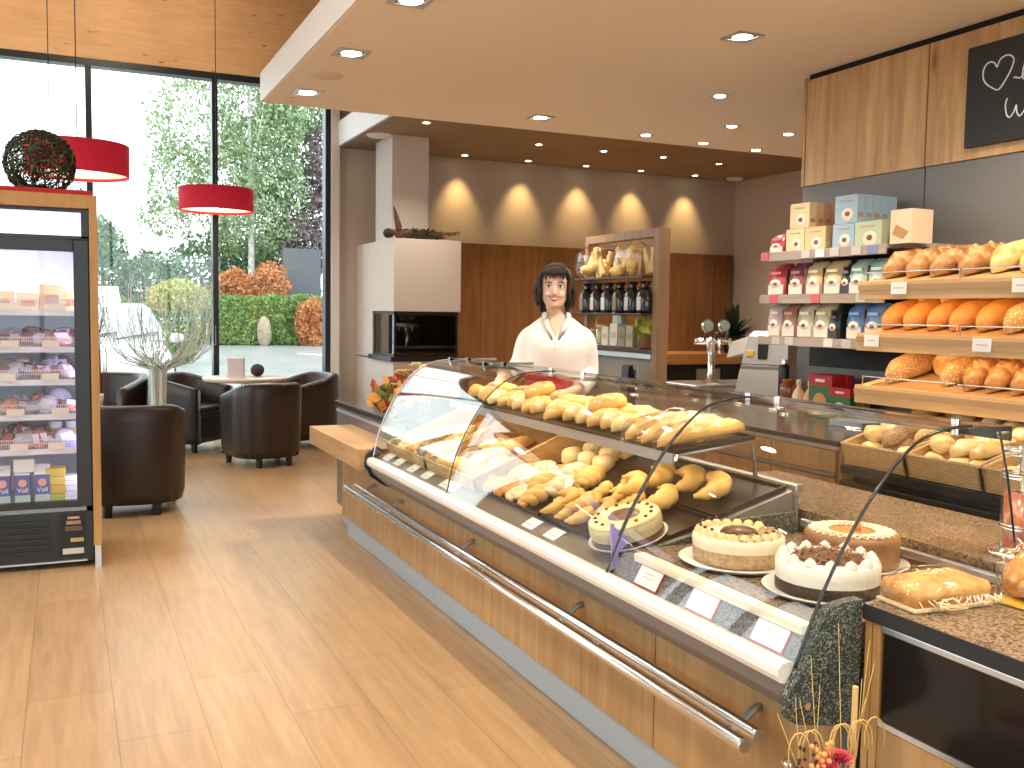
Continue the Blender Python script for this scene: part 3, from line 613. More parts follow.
# tall bundles of twigs
def twigs(name,label,x,y,n,z0,spread,top,mats,neck):
    t = thing(name,label,'decoration',(x,y,0))
    MB().lathe([(0,0),(.11,0),(.10,.2),(.075,.34),(.06,z0),(.055,z0),(.05,.3),(0,.05)],20).build('vase',M['blackm'],t)
    for k,mm in enumerate(mats):
        mb = MB()
        for i in range(n//len(mats) if k < 2 else 14):
            a = rnd(0,2*PI); r = rnd(.01,.05); dx = rnd(-spread,spread); dy = rnd(-.25,.3); h = top*rnd(.72,1.05); w = rnd(-.04,.04)
            p = [Vector((r*math.cos(a),r*math.sin(a),.30)),Vector((r*1.2*math.cos(a),r*math.sin(a),z0)),Vector((r*1.5*math.cos(a),r*math.sin(a),neck)),Vector((dx*.72+w,dy*.4,lerp(neck,h,.26))),Vector((dx*.94-w,dy*.8,lerp(neck,h,.60))),Vector((dx+rnd(-.05,.05),dy,h))]
            mb.tube(p,[.0045,.0045,.0038,.003,.0026,.0018],4,caps=False)
        mb.build('twigs',mm,t)
    return t
twigs('twig_vase','tall bundle of pale whitewashed twigs fanning out before the window',.70,8.75,150,.45,.50,1.62,[mat('twig_white',(.80,.84,.82),.6),mat('twig_pale',(.62,.70,.67),.6),mat('twig_darker',(.16,.18,.15),.6)],.86)
twigs('twig_vase','thin bundle of brown twigs half hidden behind the fridge surround',.245,9.25,14,.45,.07,1.75,[mat('twig_brown',(.16,.07,.05),.6)],1.0)
tag(MB().lathe([(0,0),(.03,0),(.042,.05),(.045,.095),(.041,.095),(.038,.05),(0,.012)],20).build('coffee_cup',M['white'],None,(.215,8.3,.621)),'small white cup near the fridge surround at the left tables','cup')
# second table by the fridge carries the cup
t = thing('round_table','round cafe table mostly hidden behind the drinks fridge','table',(-.14,8.3,0)); MB().lathe([(0,.585),(.36,.585),(.40,.60),(.40,.615),(.395,.62),(0,.62)],40).build('table_top',mat('table_top_b',(.62,.50,.38),.3),t); MB().cyl(.035,.02,.59,14).build('column',M['steel'],t); MB().lathe([(0,0),(.22,0),(.22,.012),(.05,.03),(0,.03)],28).build('base',M['steel'],t)
# pendant lamps
g = G('lamp_red_fabric'); g.b.inputs['Base Color'].default_value = (.46,.012,.03,1); g.b.inputs['Roughness'].default_value = .8; g.b.inputs['Emission Color'].default_value = (.5,.012,.035,1); g.b.inputs['Emission Strength'].default_value = .16; M['lampred'] = g.mat
diff = emit('lamp_diffuser',(1,.80,.52),.5)
def lamp(label,x,y,z0,z1,r,two):
    t = thing('pendant_lamp',label,'pendant lamp',(x,y,z0),0,'red drum pendant lamps')
    h = z1-z0
    MB().lathe([(r,0),(r,h),(r-.006,h),(r-.006,0),(r,0)],48).build('lamp_shade',M['lampred'],t)
    MB().lathe([(0,.022),(r-.007,.022),(r-.007,.026),(0,.026)],48,smooth=False).build('diffuser',diff,t)
    MB().lathe([(0,h-.02),(r-.007,h-.02)],48,smooth=False).build('top_cover',M['white'],t)
    MB().tube([(0,0,h-.02),(0,0,4.85-z0)],.004,6).build('cord',M['frame_dark'],t); MB().cyl(.05,4.85-z0-.03,4.85-z0,16).build('ceiling_rose',M['white'],t)
    if two: MB().tube([(-.17,0,h-.02),(-.17,0,4.85-z0)],.0035,6).build('supply_cable',M['frame_dark'],t)
lamp('red drum pendant lamp above the fridge, partly behind the twig ball',.085,7.4,2.30,2.515,.335,True)
lamp('red drum pendant lamp hanging over the round table before the window',1.32,9.7,2.33,2.545,.345,False)

# ------------------------------------------------------------------ fireplace
def fireplace():
    t = thing('fireplace','white plastered corner fireplace with square hood and chimney','fireplace',(3.43,10.3,0)); o = (-3.43,-10.3,0)
    W = mat('fireplace_plaster',(.66,.60,.555),.85,bump=.05,bscale=200)
    def pt(n,m,mt,par=t): return m.build(n,mt,par,o if par is t else None)
    def B(*a,**k): m = MB(); m.box(*a,**k); return m
    pt('hood',B(3.06,3.80,9.6,11,1.406,2.155,bev=.004),W); pt('chimney',B(3.13,3.536,9.9,10.49,2.155,3.25),W)
    pt('rear_block',B(3.06,3.80,10.35,11,.9,1.406),W); pt('base_block',B(3.06,3.80,9.6,11,0,.885),W); pt('ledge',B(3.02,3.84,9.56,10.40,.885,.935,bev=.004),M['black'])
    pt('fire_chamber',B(3.60,3.78,9.72,10.35,.935,1.406),M['blackm'])
    m = MB()
    for x in (3.07,3.755): m.box(x,x+.02,9.61,9.63,.935,1.406)
    m.box(3.07,3.775,9.61,9.63,1.37,1.406); m.box(3.07,3.775,9.61,9.63,.935,.96); m.box(3.07,3.09,9.61,10.35,1.37,1.406); m.box(3.07,3.09,9.61,10.35,.935,.96); m.box(3.07,3.09,10.31,10.35,.935,1.406); pt('glass_frame',m,M['black'])
    m = B(3.09,3.755,9.618,9.624,.96,1.37); m.box(3.078,3.084,9.63,10.31,.96,1.37); pt('fire_glass',m,glassmat('fire_glass',(.32,.28,.25),.10,.6,3))
    m = MB()
    for i in range(5): m.tube([(3.2+.05*i,9.8+.06*(i%3),.965+.035*(i//2)),(3.45+.03*i,10.15-.06*(i%2),.975+.035*(i//2))],.035,8)
    pt('logs',m,M['bark'])
    t = thing('driftwood_arrangement','driftwood and greenery arrangement lying on the fireplace hood','decoration',(3.36,9.72,2.157))
    m = MB(); m.tube([(-.22,0,.02),(-.21,.0,.12),(-.235,.01,.22),(-.26,.02,.33)],[.02,.035,.028,.008],8); m.tube([(-.25,-.03,.03),(-.1,-.02,.06),(.10,0,.04),(.3,.02,.03)],[.03,.04,.03,.01],8); m.tube([(-.32,-.02,.03),(-.2,.02,.09)],[.02,.03],8); m.build('driftwood',mat('driftwood',(.10,.045,.03),.9,var=.4,vscale=20),t)
    m = MB()
    for i in range(60):
        x = rnd(-.25,.30); p = Vector((x,rnd(-.06,.06),.02)); m.tube([p,p+Vector((rnd(-.06,.12),rnd(-.04,.04),rnd(.03,.09))),p+Vector((rnd(.0,.25),rnd(-.05,.05),rnd(.0,.09)))],.004,4)
    m.build('dry_twigs',mat('dry_twigs',(.14,.06,.035),.8),t); q = leaves(260,blob(.02,0,.05,.26,.07,.05,.2),.03); q.build('greenery',mat('greenery',(.03,.05,.018),.7),t,fix=False)
    MB().ell((-.33,-.03,.05),.06,.06,.05,12,8,fn=lambda p:p*(1+.1*nz(p,60))).build('moss_ball',mat('moss_dark',(.03,.03,.02),.9),t)
fireplace()

# ------------------------------------------------------------------ recessed ceiling lights
spotglow = emit('halogen_glow',(1,.86,.62),9)
def downlight(label,x,y,z,size,square=False,grp=None,power=0,ang=70,aim=None,blend=.5,lc=(1,.85,.66)):
    t = thing('recessed_downlight',label,'ceiling light',(x,y,z),0,grp)
    if square:
        m = MB(); r = size; m.box(-r,r,-r,-r*.72,-.006,.0); m.box(-r,r,r*.72,r,-.006,0); m.box(-r,-r*.72,-r*.72,r*.72,-.006,0); m.box(r*.72,r,-r*.72,r*.72,-.006,0); m.build('trim_ring',M['alu'],t)
        MB().box(-r*.72,r*.72,-r*.72,r*.72,-.003,-.0005).build('recess',M['anthracite'],t)
    else: MB().lathe([(size*.62,-.002),(size,-.006),(size*1.02,0)],24).build('trim_ring',M['alu'],t)
    MB().lathe([(0,-.006),(size*.60,-.006),(size*.62,-.003)],20,smooth=False).build('lamp_lens',spotglow,t)
    if power:
        l = bpy.data.lights.new('halogen','SPOT'); l.energy = power; l.color = lc; l.spot_size = R(ang); l.spot_blend = blend; l.shadow_soft_size = .03
        a = link('halogen_light',l,None,(x,y,z-.02)); d = Vector(aim)-Vector((x,y,z)) if aim else Vector((0,0,-1)); a.rotation_euler = d.to_track_quat('-Z','Y').to_euler()
    return t
def lights():
    k = 0
    for y in (-1,0,1,2,3.02,4.02,4.97,5.97):
        nm = {4.02:'square swivel ceiling light at the top edge of the picture',4.97:'square swivel ceiling light next to the round white ceiling cover',5.97:'square swivel ceiling light nearest the corner of the white ceiling edge'}.get(y,'square swivel ceiling light above the customer side, outside the picture')
        downlight(nm,1.35,y,2.72,.085,True,'square swivel ceiling lights',POW_A,110,(1.45,y,.0),1.0)
    for y in (-.4,.65,1.7,2.75,3.81,4.88,5.96):
        nm = {3.81:'square ceiling light nearest above the oak wall boards',5.96:'square ceiling light at the far edge of the white ceiling above the woman'}.get(y,'square ceiling light above the staff side, outside the picture')
        if y in (4.88,): continue
        downlight(nm,2.92,y,2.72,.075,True,'square ceiling lights on the staff side',POW_B*(.28 if y in (1.7,2.75) else 1),105,(3.45,2.7,1.0) if y in (1.7,2.75) else (2.4,y,.7),1.0)
    for i,(x,y) in enumerate([(3.58,4.87),(3.88,6.16),(4.22,5.59),(4.44,6.23),(4.75,5.63),(4.98,6.28)]):
        downlight(['small round ceiling light nearest beside the oak boards','small round ceiling light at the far ceiling edge above the shelf unit','small round ceiling light left of two beside the oak board edge','small round ceiling light at the far ceiling edge, second from the shelf unit','small round ceiling light close to the oak board edge','small round ceiling light at the far ceiling edge close to the oak board'][i],x,y,2.72,.055,False,'round lights in the white ceiling',POW_C,120,None,1.0)
    for i,(x,y) in enumerate([(3.23,9.12),(4.73,9.68),(5.56,9.7),(6.37,9.72),(7.22,9.8)]):
        downlight(['ceiling light above the fireplace in the dark rear ceiling','first light of the front row right of the fireplace in the dark rear ceiling','second light of the front row in the dark rear ceiling','third light of the front row in the dark rear ceiling','rightmost light of the front row in the dark rear ceiling'][i],x,y,3.25,.05,False,'lights in the dark rear ceiling',POW_C*.6,110,None,1.0)
    for i,x in enumerate((4.29,5.12,5.92,6.72,7.55)):
        downlight('wall washing light %s in the dark rear ceiling'%['right beside the chimney','second from the chimney','third from the chimney','fourth from the chimney','furthest from the chimney'][i],x,10.76,3.25,.05,False,'wall washing lights along the rear wall',POW_W,62,(x,11.0,2.5),1.0,(1,.66,.26))
    l = downlight('wall light grazing the right end of the rear hall',8.2,7.2,3.25,.05,False,'lights in the dark rear ceiling',POW_W*.7,62,(8.4,7.2,2.5),1.0,(1,.66,.26))
    tag(MB().lathe([(0,-.03),(.09,-.03),(.11,-.01),(.11,0)],24).build('smoke_detector',M['white'],None,(8.15,10.7,3.25)),'round white smoke detector in the corner of the rear ceiling','smoke detector')
    tag(MB().lathe([(0,-.006),(.095,-.006),(.10,0)],32).build('ceiling_cover',mat('cover_white',(.75,.66,.58),.6),None,(1.345,5.5,2.72)),'flat round white cover between two square ceiling lights','ceiling cover')
    tag(MB().lathe([(0,-.005),(.04,-.005),(.045,0)],24).build('ceiling_cover',mat('cover_white_b',(.75,.66,.58),.6),None,(1.30,6.2,2.72)),'tiny round cover at the corner of the white ceiling edge','ceiling cover')
    tag(MB().lathe([(0,-.02),(.12,-.02),(.14,0)],32).build('ceiling_vent',M['white'],None,(3.02,10.0,3.25)),'white round vent in the rear ceiling behind the chimney','ceiling vent')
    # unseen fill lights added in the high timber ceiling over the cafe side
    for x,y in ((-.4,-1.6),(-.4,1.2),(-.4,3.6),(-2.4,-.2),(-2.4,2.4),(-2.4,5.0),(-2.4,8.0)):
        downlight('added fill light in the high timber ceiling, outside the picture',x,y,4.85,.09,False,'added fill lights in the timber ceiling',AREA,125,None,.8)
    for x in (-1.7,.5): downlight('added fill spotlight aimed at the timber panel above the window, outside the picture',x,8.7,4.85,.09,False,'added fill lights in the timber ceiling',AREA*.62,120,(x,11,4.1),1.0)  # unseen spotlights added to brighten the timber panel
    for x,y,z in ((.085,7.4,2.42),(1.24,9.6,2.44)):
        l = bpy.data.lights.new('pendant_bulb','POINT'); l.energy = 10; l.color = (1,.74,.46); l.shadow_soft_size = .05; link('pendant_bulb_light',l,None,(x,y,2.318))
lights()
# ------------------------------------------------------------------ sales counter
PROF = [(1.426,.640),(1.474,.752),(1.524,.848),(1.580,.938),(1.642,1.018),(1.706,1.082),(1.772,1.127),(1.850,1.147),(1.93,1.152),(2.02,1.149)]
PROF_L = [(1.432,.640),(1.462,.77),(1.505,.875),(1.555,.965),(1.612,1.043),(1.68,1.102),(1.75,1.135),(1.84,1.150),(1.93,1.153),(2.02,1.149)]
def offs(pr, d):
    out = []
    for i,(x,z) in enumerate(pr):
        a = pr[max(i-1,0)]; b = pr[min(i+1,len(pr)-1)]; t = Vector((b[0]-a[0],b[1]-a[1])).normalized(); out.append((x+t.y*d, z-t.x*d))
    return out
def fine(pr, k=4):
    out = []
    n = len(pr)
    for i in range(n-1):
        p0,p1,p2,p3 = pr[max(i-1,0)],pr[i],pr[i+1],pr[min(i+2,n-1)]
        for q in range(k):
            t = q/k; out.append(tuple(.5*((2*p1[c])+(-p0[c]+p2[c])*t+(2*p0[c]-5*p1[c]+4*p2[c]-p3[c])*t*t+(-p0[c]+3*p1[c]-3*p2[c]+p3[c])*t**3) for c in (0,1)))
    return out+[pr[-1]]
FP = fine(PROF); FL = fine(PROF_L)
def B(*a,**k): m = MB(); m.box(*a,**k); return m
def case():
    t = thing('pastry_counter','long oak fronted pastry counter with curved glass display and handrails','shop counter',(1.8,3.2,0)); o = (-1.8,-3.2,0)
    def pt(n,m,mt,par=t): return m.build(n,mt,par,o if par is t else None)
    # body
    pt('body',B(1.58,2.12,1.63,4.835,.115,.60),M['case_grey']); pt('body_end',B(1.58,1.612,4.84,5.918,.115,.575),M['case_grey'])
    for y0,y1 in ((-1.0,.45),(.452,2.10),(2.104,4.28),(4.284,5.88)): pt('plinth',B(1.585,1.62,y0,y1,0,.115),M['greyblue'])
    for y0,y1 in ((1.628,2.356),(2.360,3.560),(3.564,4.764),(4.768,5.92)): pt('front_panel',B(1.562,1.581,y0,y1,.117,.598 if y1 < 5 else .576,bev=.0015),M['oak'])
    pt('end_panel',B(1.562,1.612,5.92,5.94,.117,.575,bev=.0015),M['oak'])
    m = MB(); m.prism([(1.415,.600),(1.43,.560),(1.50,.50),(1.562,.482),(1.562,.600)],1.628,4.83,'y'); pt('apron',m,M['case_grey'])
    m = MB(); m.prism([(1.420,.598),(1.404,.604),(1.397,.618),(1.398,.634),(1.408,.645),(1.425,.648),(1.44,.645),(1.44,.598)],1.628,4.825,'y'); pt('bumper_rail',m,M['bumper'])
    m = MB(); m.prism([(1.395,.655),(1.39,.60),(1.42,.545),(1.50,.49),(1.565,.475),(1.565,.60),(1.46,.70),(1.44,.70)],4.825,4.845,'y'); pt('end_cap',m,M['black'])
    # handrails
    for x,y0,y1 in ((1.425,1.77,5.33),(1.492,1.80,5.36)):
        r = pt('handrail',MB().tube([(x,y0,.40),(x,y1,.40)],.0165,16),M['steel'])
        for y in (y0-.002,y1+.002): MB().cyl(.0168,-.003,.003,16,M=T(x,y,.40)@RX(PI/2)).build('end_plug',M['alu'],r)
    for y in (1.88,2.80,3.76,4.72,5.2):
        m = MB(); m.tube([(1.425,y,.385),(1.46,y,.372),(1.492,y,.385),(1.535,y,.425),(1.562,y,.43)],.011,8); pt('rail_bracket',m,M['alu']); pt('door_knob',MB().tube([(1.562,y-.12,.335),(1.54,y-.12,.335)],.015,12),M['chrome'])
    # display decks
    m = MB(); m.prism([(1.44,.60),(1.44,.646),(1.505,.668),(2.13,.846),(2.13,.60)],2.43,4.82,'y'); pt('display_deck',m,M['deck'])
    m = MB(); m.prism([(1.5,.60),(1.5,.712),(2.13,.712),(2.13,.60)],1.628,2.405,'y'); pt('cake_deck',m,M['granite'])
    m = MB(); m.prism([(1.44,.60),(1.44,.646),(1.474,.705),(1.50,.705),(1.50,.60)],1.628,2.405,'y'); pt('granite_front',m,M['granite_grey'])
    pt('light_strip',B(1.462,1.498,1.632,2.33,.700,.724,bev=.004),mat('cream_strip',(.80,.72,.58),.4))
    pt('deck_slot',B(1.50,1.522,1.632,2.33,.7125,.7145),M['black'])
    m = MB(); m.prism([(1.56,.60),(1.56,.705),(1.90,.772),(2.11,.780),(2.12,.70),(2.12,.60)],2.405,2.43,'y'); pt('divider_wall',m,M['speckle'])
    m = MB(); m.prism([(1.604,.776),(1.58,.776),(1.522,.770),(1.501,.752),(1.481,.718),(1.457,.669),(1.425,.612),(1.404,.582),(1.405,.545),(1.412,.528),(1.428,.517),(1.604,.485)],1.600,1.626,'y'); ep = pt('end_panel_speckled',m,M['speckle'])
    MB().cyl(.008,0,.004,12,M=T(1.455,1.5995,.555)@RX(PI/2)).build('screw',M['chrome'],ep)
    pt('rear_rail',B(2.125,2.15,2.42,4.82,.84,.865,bev=.004),M['alu']); pt('rear_rail',B(2.125,2.15,1.63,2.40,.735,.758,bev=.004),M['alu'])
    pt('rear_panel',B(2.12,2.135,2.42,4.82,.60,.83),M['case_grey'])
    # curved glass
    for a,b in ((1.612,2.418),(2.424,3.748),(3.754,4.815)):
        m = MB(); fp_ = FL if a > 3.7 else FP; inn = offs(fp_,.006); m.loft([[(x,a,z) for x,z in fp_],[(x,b,z) for x,z in fp_]],caps=False,closed=False); m.loft([[(x,a,z) for x,z in inn],[(x,b,z) for x,z in inn]],caps=False,closed=False)
        pt('front_glass',m,M['glass'])
    for y in (1.606,4.822):
        pl = (FP if y < 3 else FL)+[(2.06,1.02),(2.115,.80),(2.12,.76 if y < 3 else .85)]+([(1.6,.76),(1.5,.66)] if y < 3 else [(1.5,.67)])
        m = MB(); m.prism(pl,y-.003,y+.003,'y'); pt('end_glass',m,M['glass'])
    for y,r in ((1.607,.0038),(2.421,.0034),(3.751,.0026),(4.822,.0034)):
        m = MB(); m.tube([(x-.002,y,z+.001) for x,z in (FP if y < 3.7 else FL)[:-4]],r,8); pt('glass_seal',m,M['glass_edge'] if y < 4 else M['alu'])
    pt('glass_seal',MB().tube([(x,2.436,z-.004) for x,z in FP[4:-8]],.0022,6),M['glass_edge'])
    pt('end_glass_edge',MB().tube([(2.02,1.606,1.147),(2.06,1.606,1.02),(2.118,1.606,.76)],.003,6),M['glass_edge'])
    m = B(2.005,2.065,1.605,4.825,1.136,1.148,bev=.002); m.box(2.005,2.011,1.605,4.825,1.120,1.137); m.box(2.059,2.065,1.605,4.825,1.112,1.137); pt('top_rail',m,M['rail_dark'])
    cl_ = emit('case_lamp',(1,.76,.44),CASE_GLOW); pt('light_tube',B(2.020,2.052,1.64,4.80,1.126,1.1365,bev=.003),cl_); pt('shelf_light',B(1.782,1.80,2.62,4.58,.930,.940,bev=.003),cl_)
    for y in (4.70,4.25):
        m = MB(); m.box(1.80,2.06,y-.016,y-.006,1.153,1.165); m.box(1.80,2.06,y+.006,y+.016,1.153,1.165); m.box(1.80,1.815,y-.016,y+.016,1.151,1.167); m.box(1.9,1.915,y-.016,y+.016,1.151,1.167); pt('glass_hinge',m,M['chrome'])
    for y in (1.70,2.36,2.5,3.6,3.9):
        m = MB(); m.cyl(.011,1.120,1.158,12,(1.985,y,0)); pt('glass_clamp',m,M['chrome'])
    # upper shelf of glass on brackets
    sl = pt('upper_shelf',MB().prism([(1.775,.945),(2.10,.982),(2.10,.988),(1.775,.951)],2.60,4.60,'y'),M['glass'])
    pt('shelf_edge',B(1.768,1.778,2.60,4.60,.922,.956),M['alu'])
    for y in (2.62,3.6,4.58): pt('shelf_bracket',MB().tube([(1.80,y,.948),(2.10,y,.982),(2.12,y,.86)],.007,6),M['alu'])
    # oak bag shelf at the left end
    t2 = tag(B(1.36,1.63,4.85,5.96,.578,.686,bev=.003).build('bag_shelf',M['oak_light']),'thick pale oak ledge at the far end of the pastry counter','ledge')
    # cabinet behind the ledge
    t3 = thing('side_counter','low counter with dark stone top behind the oak ledge','counter',(1.95,5.5,0)); o3 = (-1.95,-5.5,0)
    B(1.632,2.35,4.86,6.34,.115,.765,bev=.003).build('cabinet_body',mat('cabinet_brown',(.13,.10,.085),.4),t3,o3); B(1.618,2.37,4.85,6.36,.772,.806,bev=.004).build('counter_top',M['dark_stone'],t3,o3); B(1.626,1.632,4.86,6.34,.735,.752).build('metal_strip',M['alu'],t3,o3); B(1.66,2.3,4.9,6.3,0,.115).build('plinth',M['greyblue'],t3,o3)
case()
# price tags
def tags():
    k = 0
    for y,nm in ((4.70,'first price tag from the far end of the pastry display'),(4.53,'second price tag from the far end of the pastry display'),(4.32,'third price tag from the far end of the pastry display'),(4.12,'fourth price tag from the far end of the pastry display'),(3.88,'fifth price tag from the far end, first of a touching pair'),(3.80,'sixth price tag from the far end, second of a touching pair'),(3.03,'blank white price tag before the pastries, further of two'),(2.86,'blank white price tag before the pastries, nearer of two')):
        w = .045 if y > 3.5 else .042
        t = thing('price_tag',nm,'price tag',(1.474,y,.659),0,'price tags on the grey strip'); MB().box(-.002,.002,-w,w,0,.052,M=RY(R(62))@T(0,0,-.02)).build('card',M['paper'],t); MB().box(-.0026,-.0021,-w*.6,w*.6,.016,.02,M=RY(R(62))@T(0,0,-.02)).build('print_line',mat('tag_print',(.45,.40,.42),.6),t)
    for y,nm in ((2.235,'red framed price card furthest along the cake display'),(1.985,'red framed price card in the middle of the cake display'),(1.725,'red framed price card nearest on the cake display')):
        t = thing('price_card',nm,'price card',(1.4545,y,.674),0,'red framed price cards')
        q = RY(R(30)); MB().box(-.002,.001,-.058,.058,-.030,.030,M=q).build('red_frame',M['priceframe'],t); MB().box(-.0032,-.002,-.054,.054,-.0265,.0265,M=q).build('card',M['paper'],t)
        for z in (.009,-.003): MB().box(-.0038,-.0032,-.026,.026,z,z+.003,M=q).build('print_line',mat('tag_print_b',(.55,.45,.42),.6),t)
tags()
# counter extension with granite top towards the viewer
def extension():
    t = thing('granite_counter','counter with granite top and black framed panel beside the cake display','counter',(2.0,.9,0)); o = (-2.0,-.9,0)
    def pt(n,m,mt): return m.build(n,mt,t,o)
    pt('counter_top',B(1.605,2.155,-1.0,1.594,.742,.770,bev=.002),M['granite']); pt('top_edge',B(1.600,1.6055,-1.0,1.594,.735,.7695),M['blackm'])
    pt('body',B(1.625,2.14,-1.0,1.59,.115,.742),M['oak']); 
    for y0,y1 in ((1.573,1.592),(1.548,1.570)): pt('stile',B(1.608,1.626,y0,y1,.117,.735,bev=.002),M['oak_frame'])
    pt('lower_panel',B(1.609,1.626,-1.0,1.546,.117,.505,bev=.001),M['oak'])
    pt('black_panel',B(1.612,1.626,-1.0,1.540,.522,.715),mat('black_glass_panel',(.012,.009,.008),.16,spec=.3)); m = B(1.608,1.626,-1.0,1.546,.717,.732,bev=.002); m.box(1.608,1.626,-1.0,1.546,.507,.520); pt('panel_trim',m,M['alu'])
extension()
# staff side
def staff():
    t = thing('staff_worktop','granite worktop on the staff side behind the cake display','worktop',(2.35,1.9,0)); o = (-2.35,-1.9,0)
    B(2.165,2.62,-.6,3.1,.752,.78,bev=.003).build('worktop_slab',M['granite'],t,o); B(2.2,2.58,-.6,3.1,.1,.752).build('body',M['oak'],t,o); B(2.25,2.54,-.55,3.05,0,.1).build('plinth',M['greyblue'],t,o)
    t = thing('rear_counter','oak fronted rear counter with dark stone top along the back wall','counter',(3.3,4.0,0)); o = (-3.3,-4.0,0)
    def pt(n,m,mt,par=t): return m.build(n,mt,par,o if par is t else None)
    pt('body',B(2.93,3.69,3.07,4.90,.1,.862),M['oak_light']); pt('counter_top',B(2.90,3.695,3.06,4.92,.868,.892,bev=.003),M['dark_stone']); pt('top_edge',B(2.905,2.93,3.07,4.9,.850,.868),M['alu'])
    for y0,y1 in ((3.085,3.49),(3.496,4.0),(4.006,4.45),(4.456,4.895)):
        d = pt('drawer',B(2.91,2.93,y0,y1,.752,.846,bev=.002),M['oak']); B(2.905,2.912,y0,y1,.737,.751).build('grip_strip',M['alu'],d); pt('door',B(2.912,2.93,y0,y1,.12,.732,bev=.002),M['oak'])
    pt('plinth',B(2.97,3.6,3.1,4.88,0,.1),M['greyblue'])
    t = thing('roll_basket_counter','low oak unit under the tilted roll baskets','counter',(3.3,2,0)); o2 = (-3.3,-2,0)
    B(2.93,3.69,-.5,3.05,.1,.70).build('body',M['oak_light'],t,o2); B(2.90,3.69,-.5,3.05,.70,.735,bev=.003).build('counter_top',M['dark_stone'],t,o2)
    for y0,y1 in ((2.3,2.66),(2.664,3.04),(1.4,2.296)): B(2.91,2.93,y0,y1,.12,.69,bev=.002).build('door',M['oak'],t,o2)
    m = MB(); m.prism([(2.96,.735),(3.6,.735),(3.6,.97),(2.96,.80)],1.2,3.03,'y'); m.build('basket_ramp',M['blackm'],t,o2); B(2.885,2.90,1.2,3.03,.765,.80,bev=.003).build('stop_rail',M['black'],t,o2)
staff()
# ------------------------------------------------------------------ bakery goods
K = {}
K['gold'] = crust('golden_crust',[(.66,.34,.08),(.78,.48,.14),(.84,.60,.24)],9,.5,.3)
K['gold_d'] = crust('deep_golden_crust',[(.46,.17,.035),(.60,.27,.06),(.68,.36,.10)],9,.38,.3)
K['pale'] = crust('pale_crust',[(.74,.48,.17),(.84,.61,.26),(.88,.72,.40)],8,.55,.35)
K['flour'] = crust('floury_cut',[(.76,.56,.32),(.84,.68,.44),(.88,.76,.56)],12,.7,.5)
K['brown'] = crust('brown_loaf_crust',[(.58,.24,.055),(.70,.33,.08),(.76,.42,.13)],6,.5,.25)
K['rustic'] = crust('rustic_crust',[(.50,.22,.06),(.70,.42,.17),(.86,.72,.50)],10,.65,.6)
K['dark'] = crust('dark_crust',[(.30,.12,.035),(.46,.21,.065),(.66,.44,.22)],14,.55,.4)
K['seed'] = crust('seeded_crust',[(.50,.25,.08),(.62,.36,.14),(.66,.42,.18)],7,.6,.4,45,(90,.35,(.80,.66,.42)))
K['glaze'] = crust('sugar_glaze',[(.74,.50,.24),(.84,.66,.42),(.90,.80,.66)],16,.25,.3)
K['seeddark'] = crust('poppy_crust',[(.30,.16,.07),(.44,.27,.12),(.55,.36,.18)],8,.6,.4,45,(110,.4,(.12,.08,.05)))
def loafMB(L,W,Ht,seed=0,cuts=0,slant=.5,amp=.04,pw=2.6,n=14,k=18,taper=.75):
    m = MB(); rings = []
    for i in range(k+1):
        t = -1+2*i/k; s = max((1-abs(t)**pw),0)**taper
        s = max(s,.06); ring = []
        for j in range(n):
            a = 2*PI*j/n; c, sn = math.cos(a), math.sin(a)
            y = W/2*math.copysign(abs(c)**.85,c)*s; z = Ht*(.42+.58*sn if sn > 0 else .42+.42*math.copysign(abs(sn)**.55,sn))*(.35+.65*s)
            p = Vector((t*L/2,y,z)); kk = 1+amp*noise.noise(Vector((p.x*30+seed*3.1,p.y*30,p.z*30)))*2
            if cuts and sn > .15:
                ph = ((t+1)/2*cuts + slant*y/W + .25) % 1
                kk *= 1-.10*math.exp(-((ph-.5)/.10)**2)+.05*math.exp(-((ph-.72)/.12)**2)
            ring.append((p.x,p.y*kk,max(p.z*kk,0)))
        rings.append(ring)
    m.loft(rings)
    if cuts:
        for q,f in enumerate(m.f):
            if len(f) > 4: continue
            cx = sum(m.v[i][0] for i in f)/4; cy = sum(m.v[i][1] for i in f)/4; cz = sum(m.v[i][2] for i in f)/4
            ph = ((cx/(L/2)+1)/2*cuts + slant*cy/W + .25) % 1
            if cz > Ht*.62 and .36 < ph < .66: m.mi[q] = 1
    return m
def croissantMB(Rr,rad,seed=0,arc=2.6,ridges=7):
    m = MB(); pts = []; rs = []
    for i in range(29):
        t = i/28; a = -arc/2+arc*t; pts.append((Rr*math.sin(a),-Rr*math.cos(a)+Rr*.6,rad*.85)); e = math.sin(PI*min(max(t,.03),.97))**.65
        rd = 1-.16*abs(math.sin(PI*ridges*t+.3))**3; rs.append(rad*e*rd)
    m.tube(pts,rs,12); m.v = [(x,y,max(z,0)) for x,y,z in m.v]
    return m
def twistMB(L,rad,turns=2.5):
    m = MB()
    for s in (0,PI):
        pts = []; rs = []
        for i in range(33):
            t = i/32; a = s+2*PI*turns*t/1.0; env = math.sin(PI*min(max(t,.04),.96))**.5
            pts.append(((t-.5)*L,rad*.75*math.cos(a)*env,rad*.9+rad*.5*math.sin(a)*env)); rs.append(rad*.72*env)
        m.tube(pts,rs,8)
    m.v = [(x,y,max(z,0)) for x,y,z in m.v]; return m
def snailMB(rad,turns=2.6,th=.016):
    m = MB(); pts = []; rs = []
    for i in range(60):
        t = i/59; a = 2*PI*turns*t; r = rad*(.06+.94*t); pts.append((r*math.cos(a),r*math.sin(a),th*(1.25-.5*t))); rs.append(th*(1 if t < .95 else .6))
    m.tube(pts,rs,8); m.v = [(x,y,max(z,0)) for x,y,z in m.v]; return m
PROTO = {}
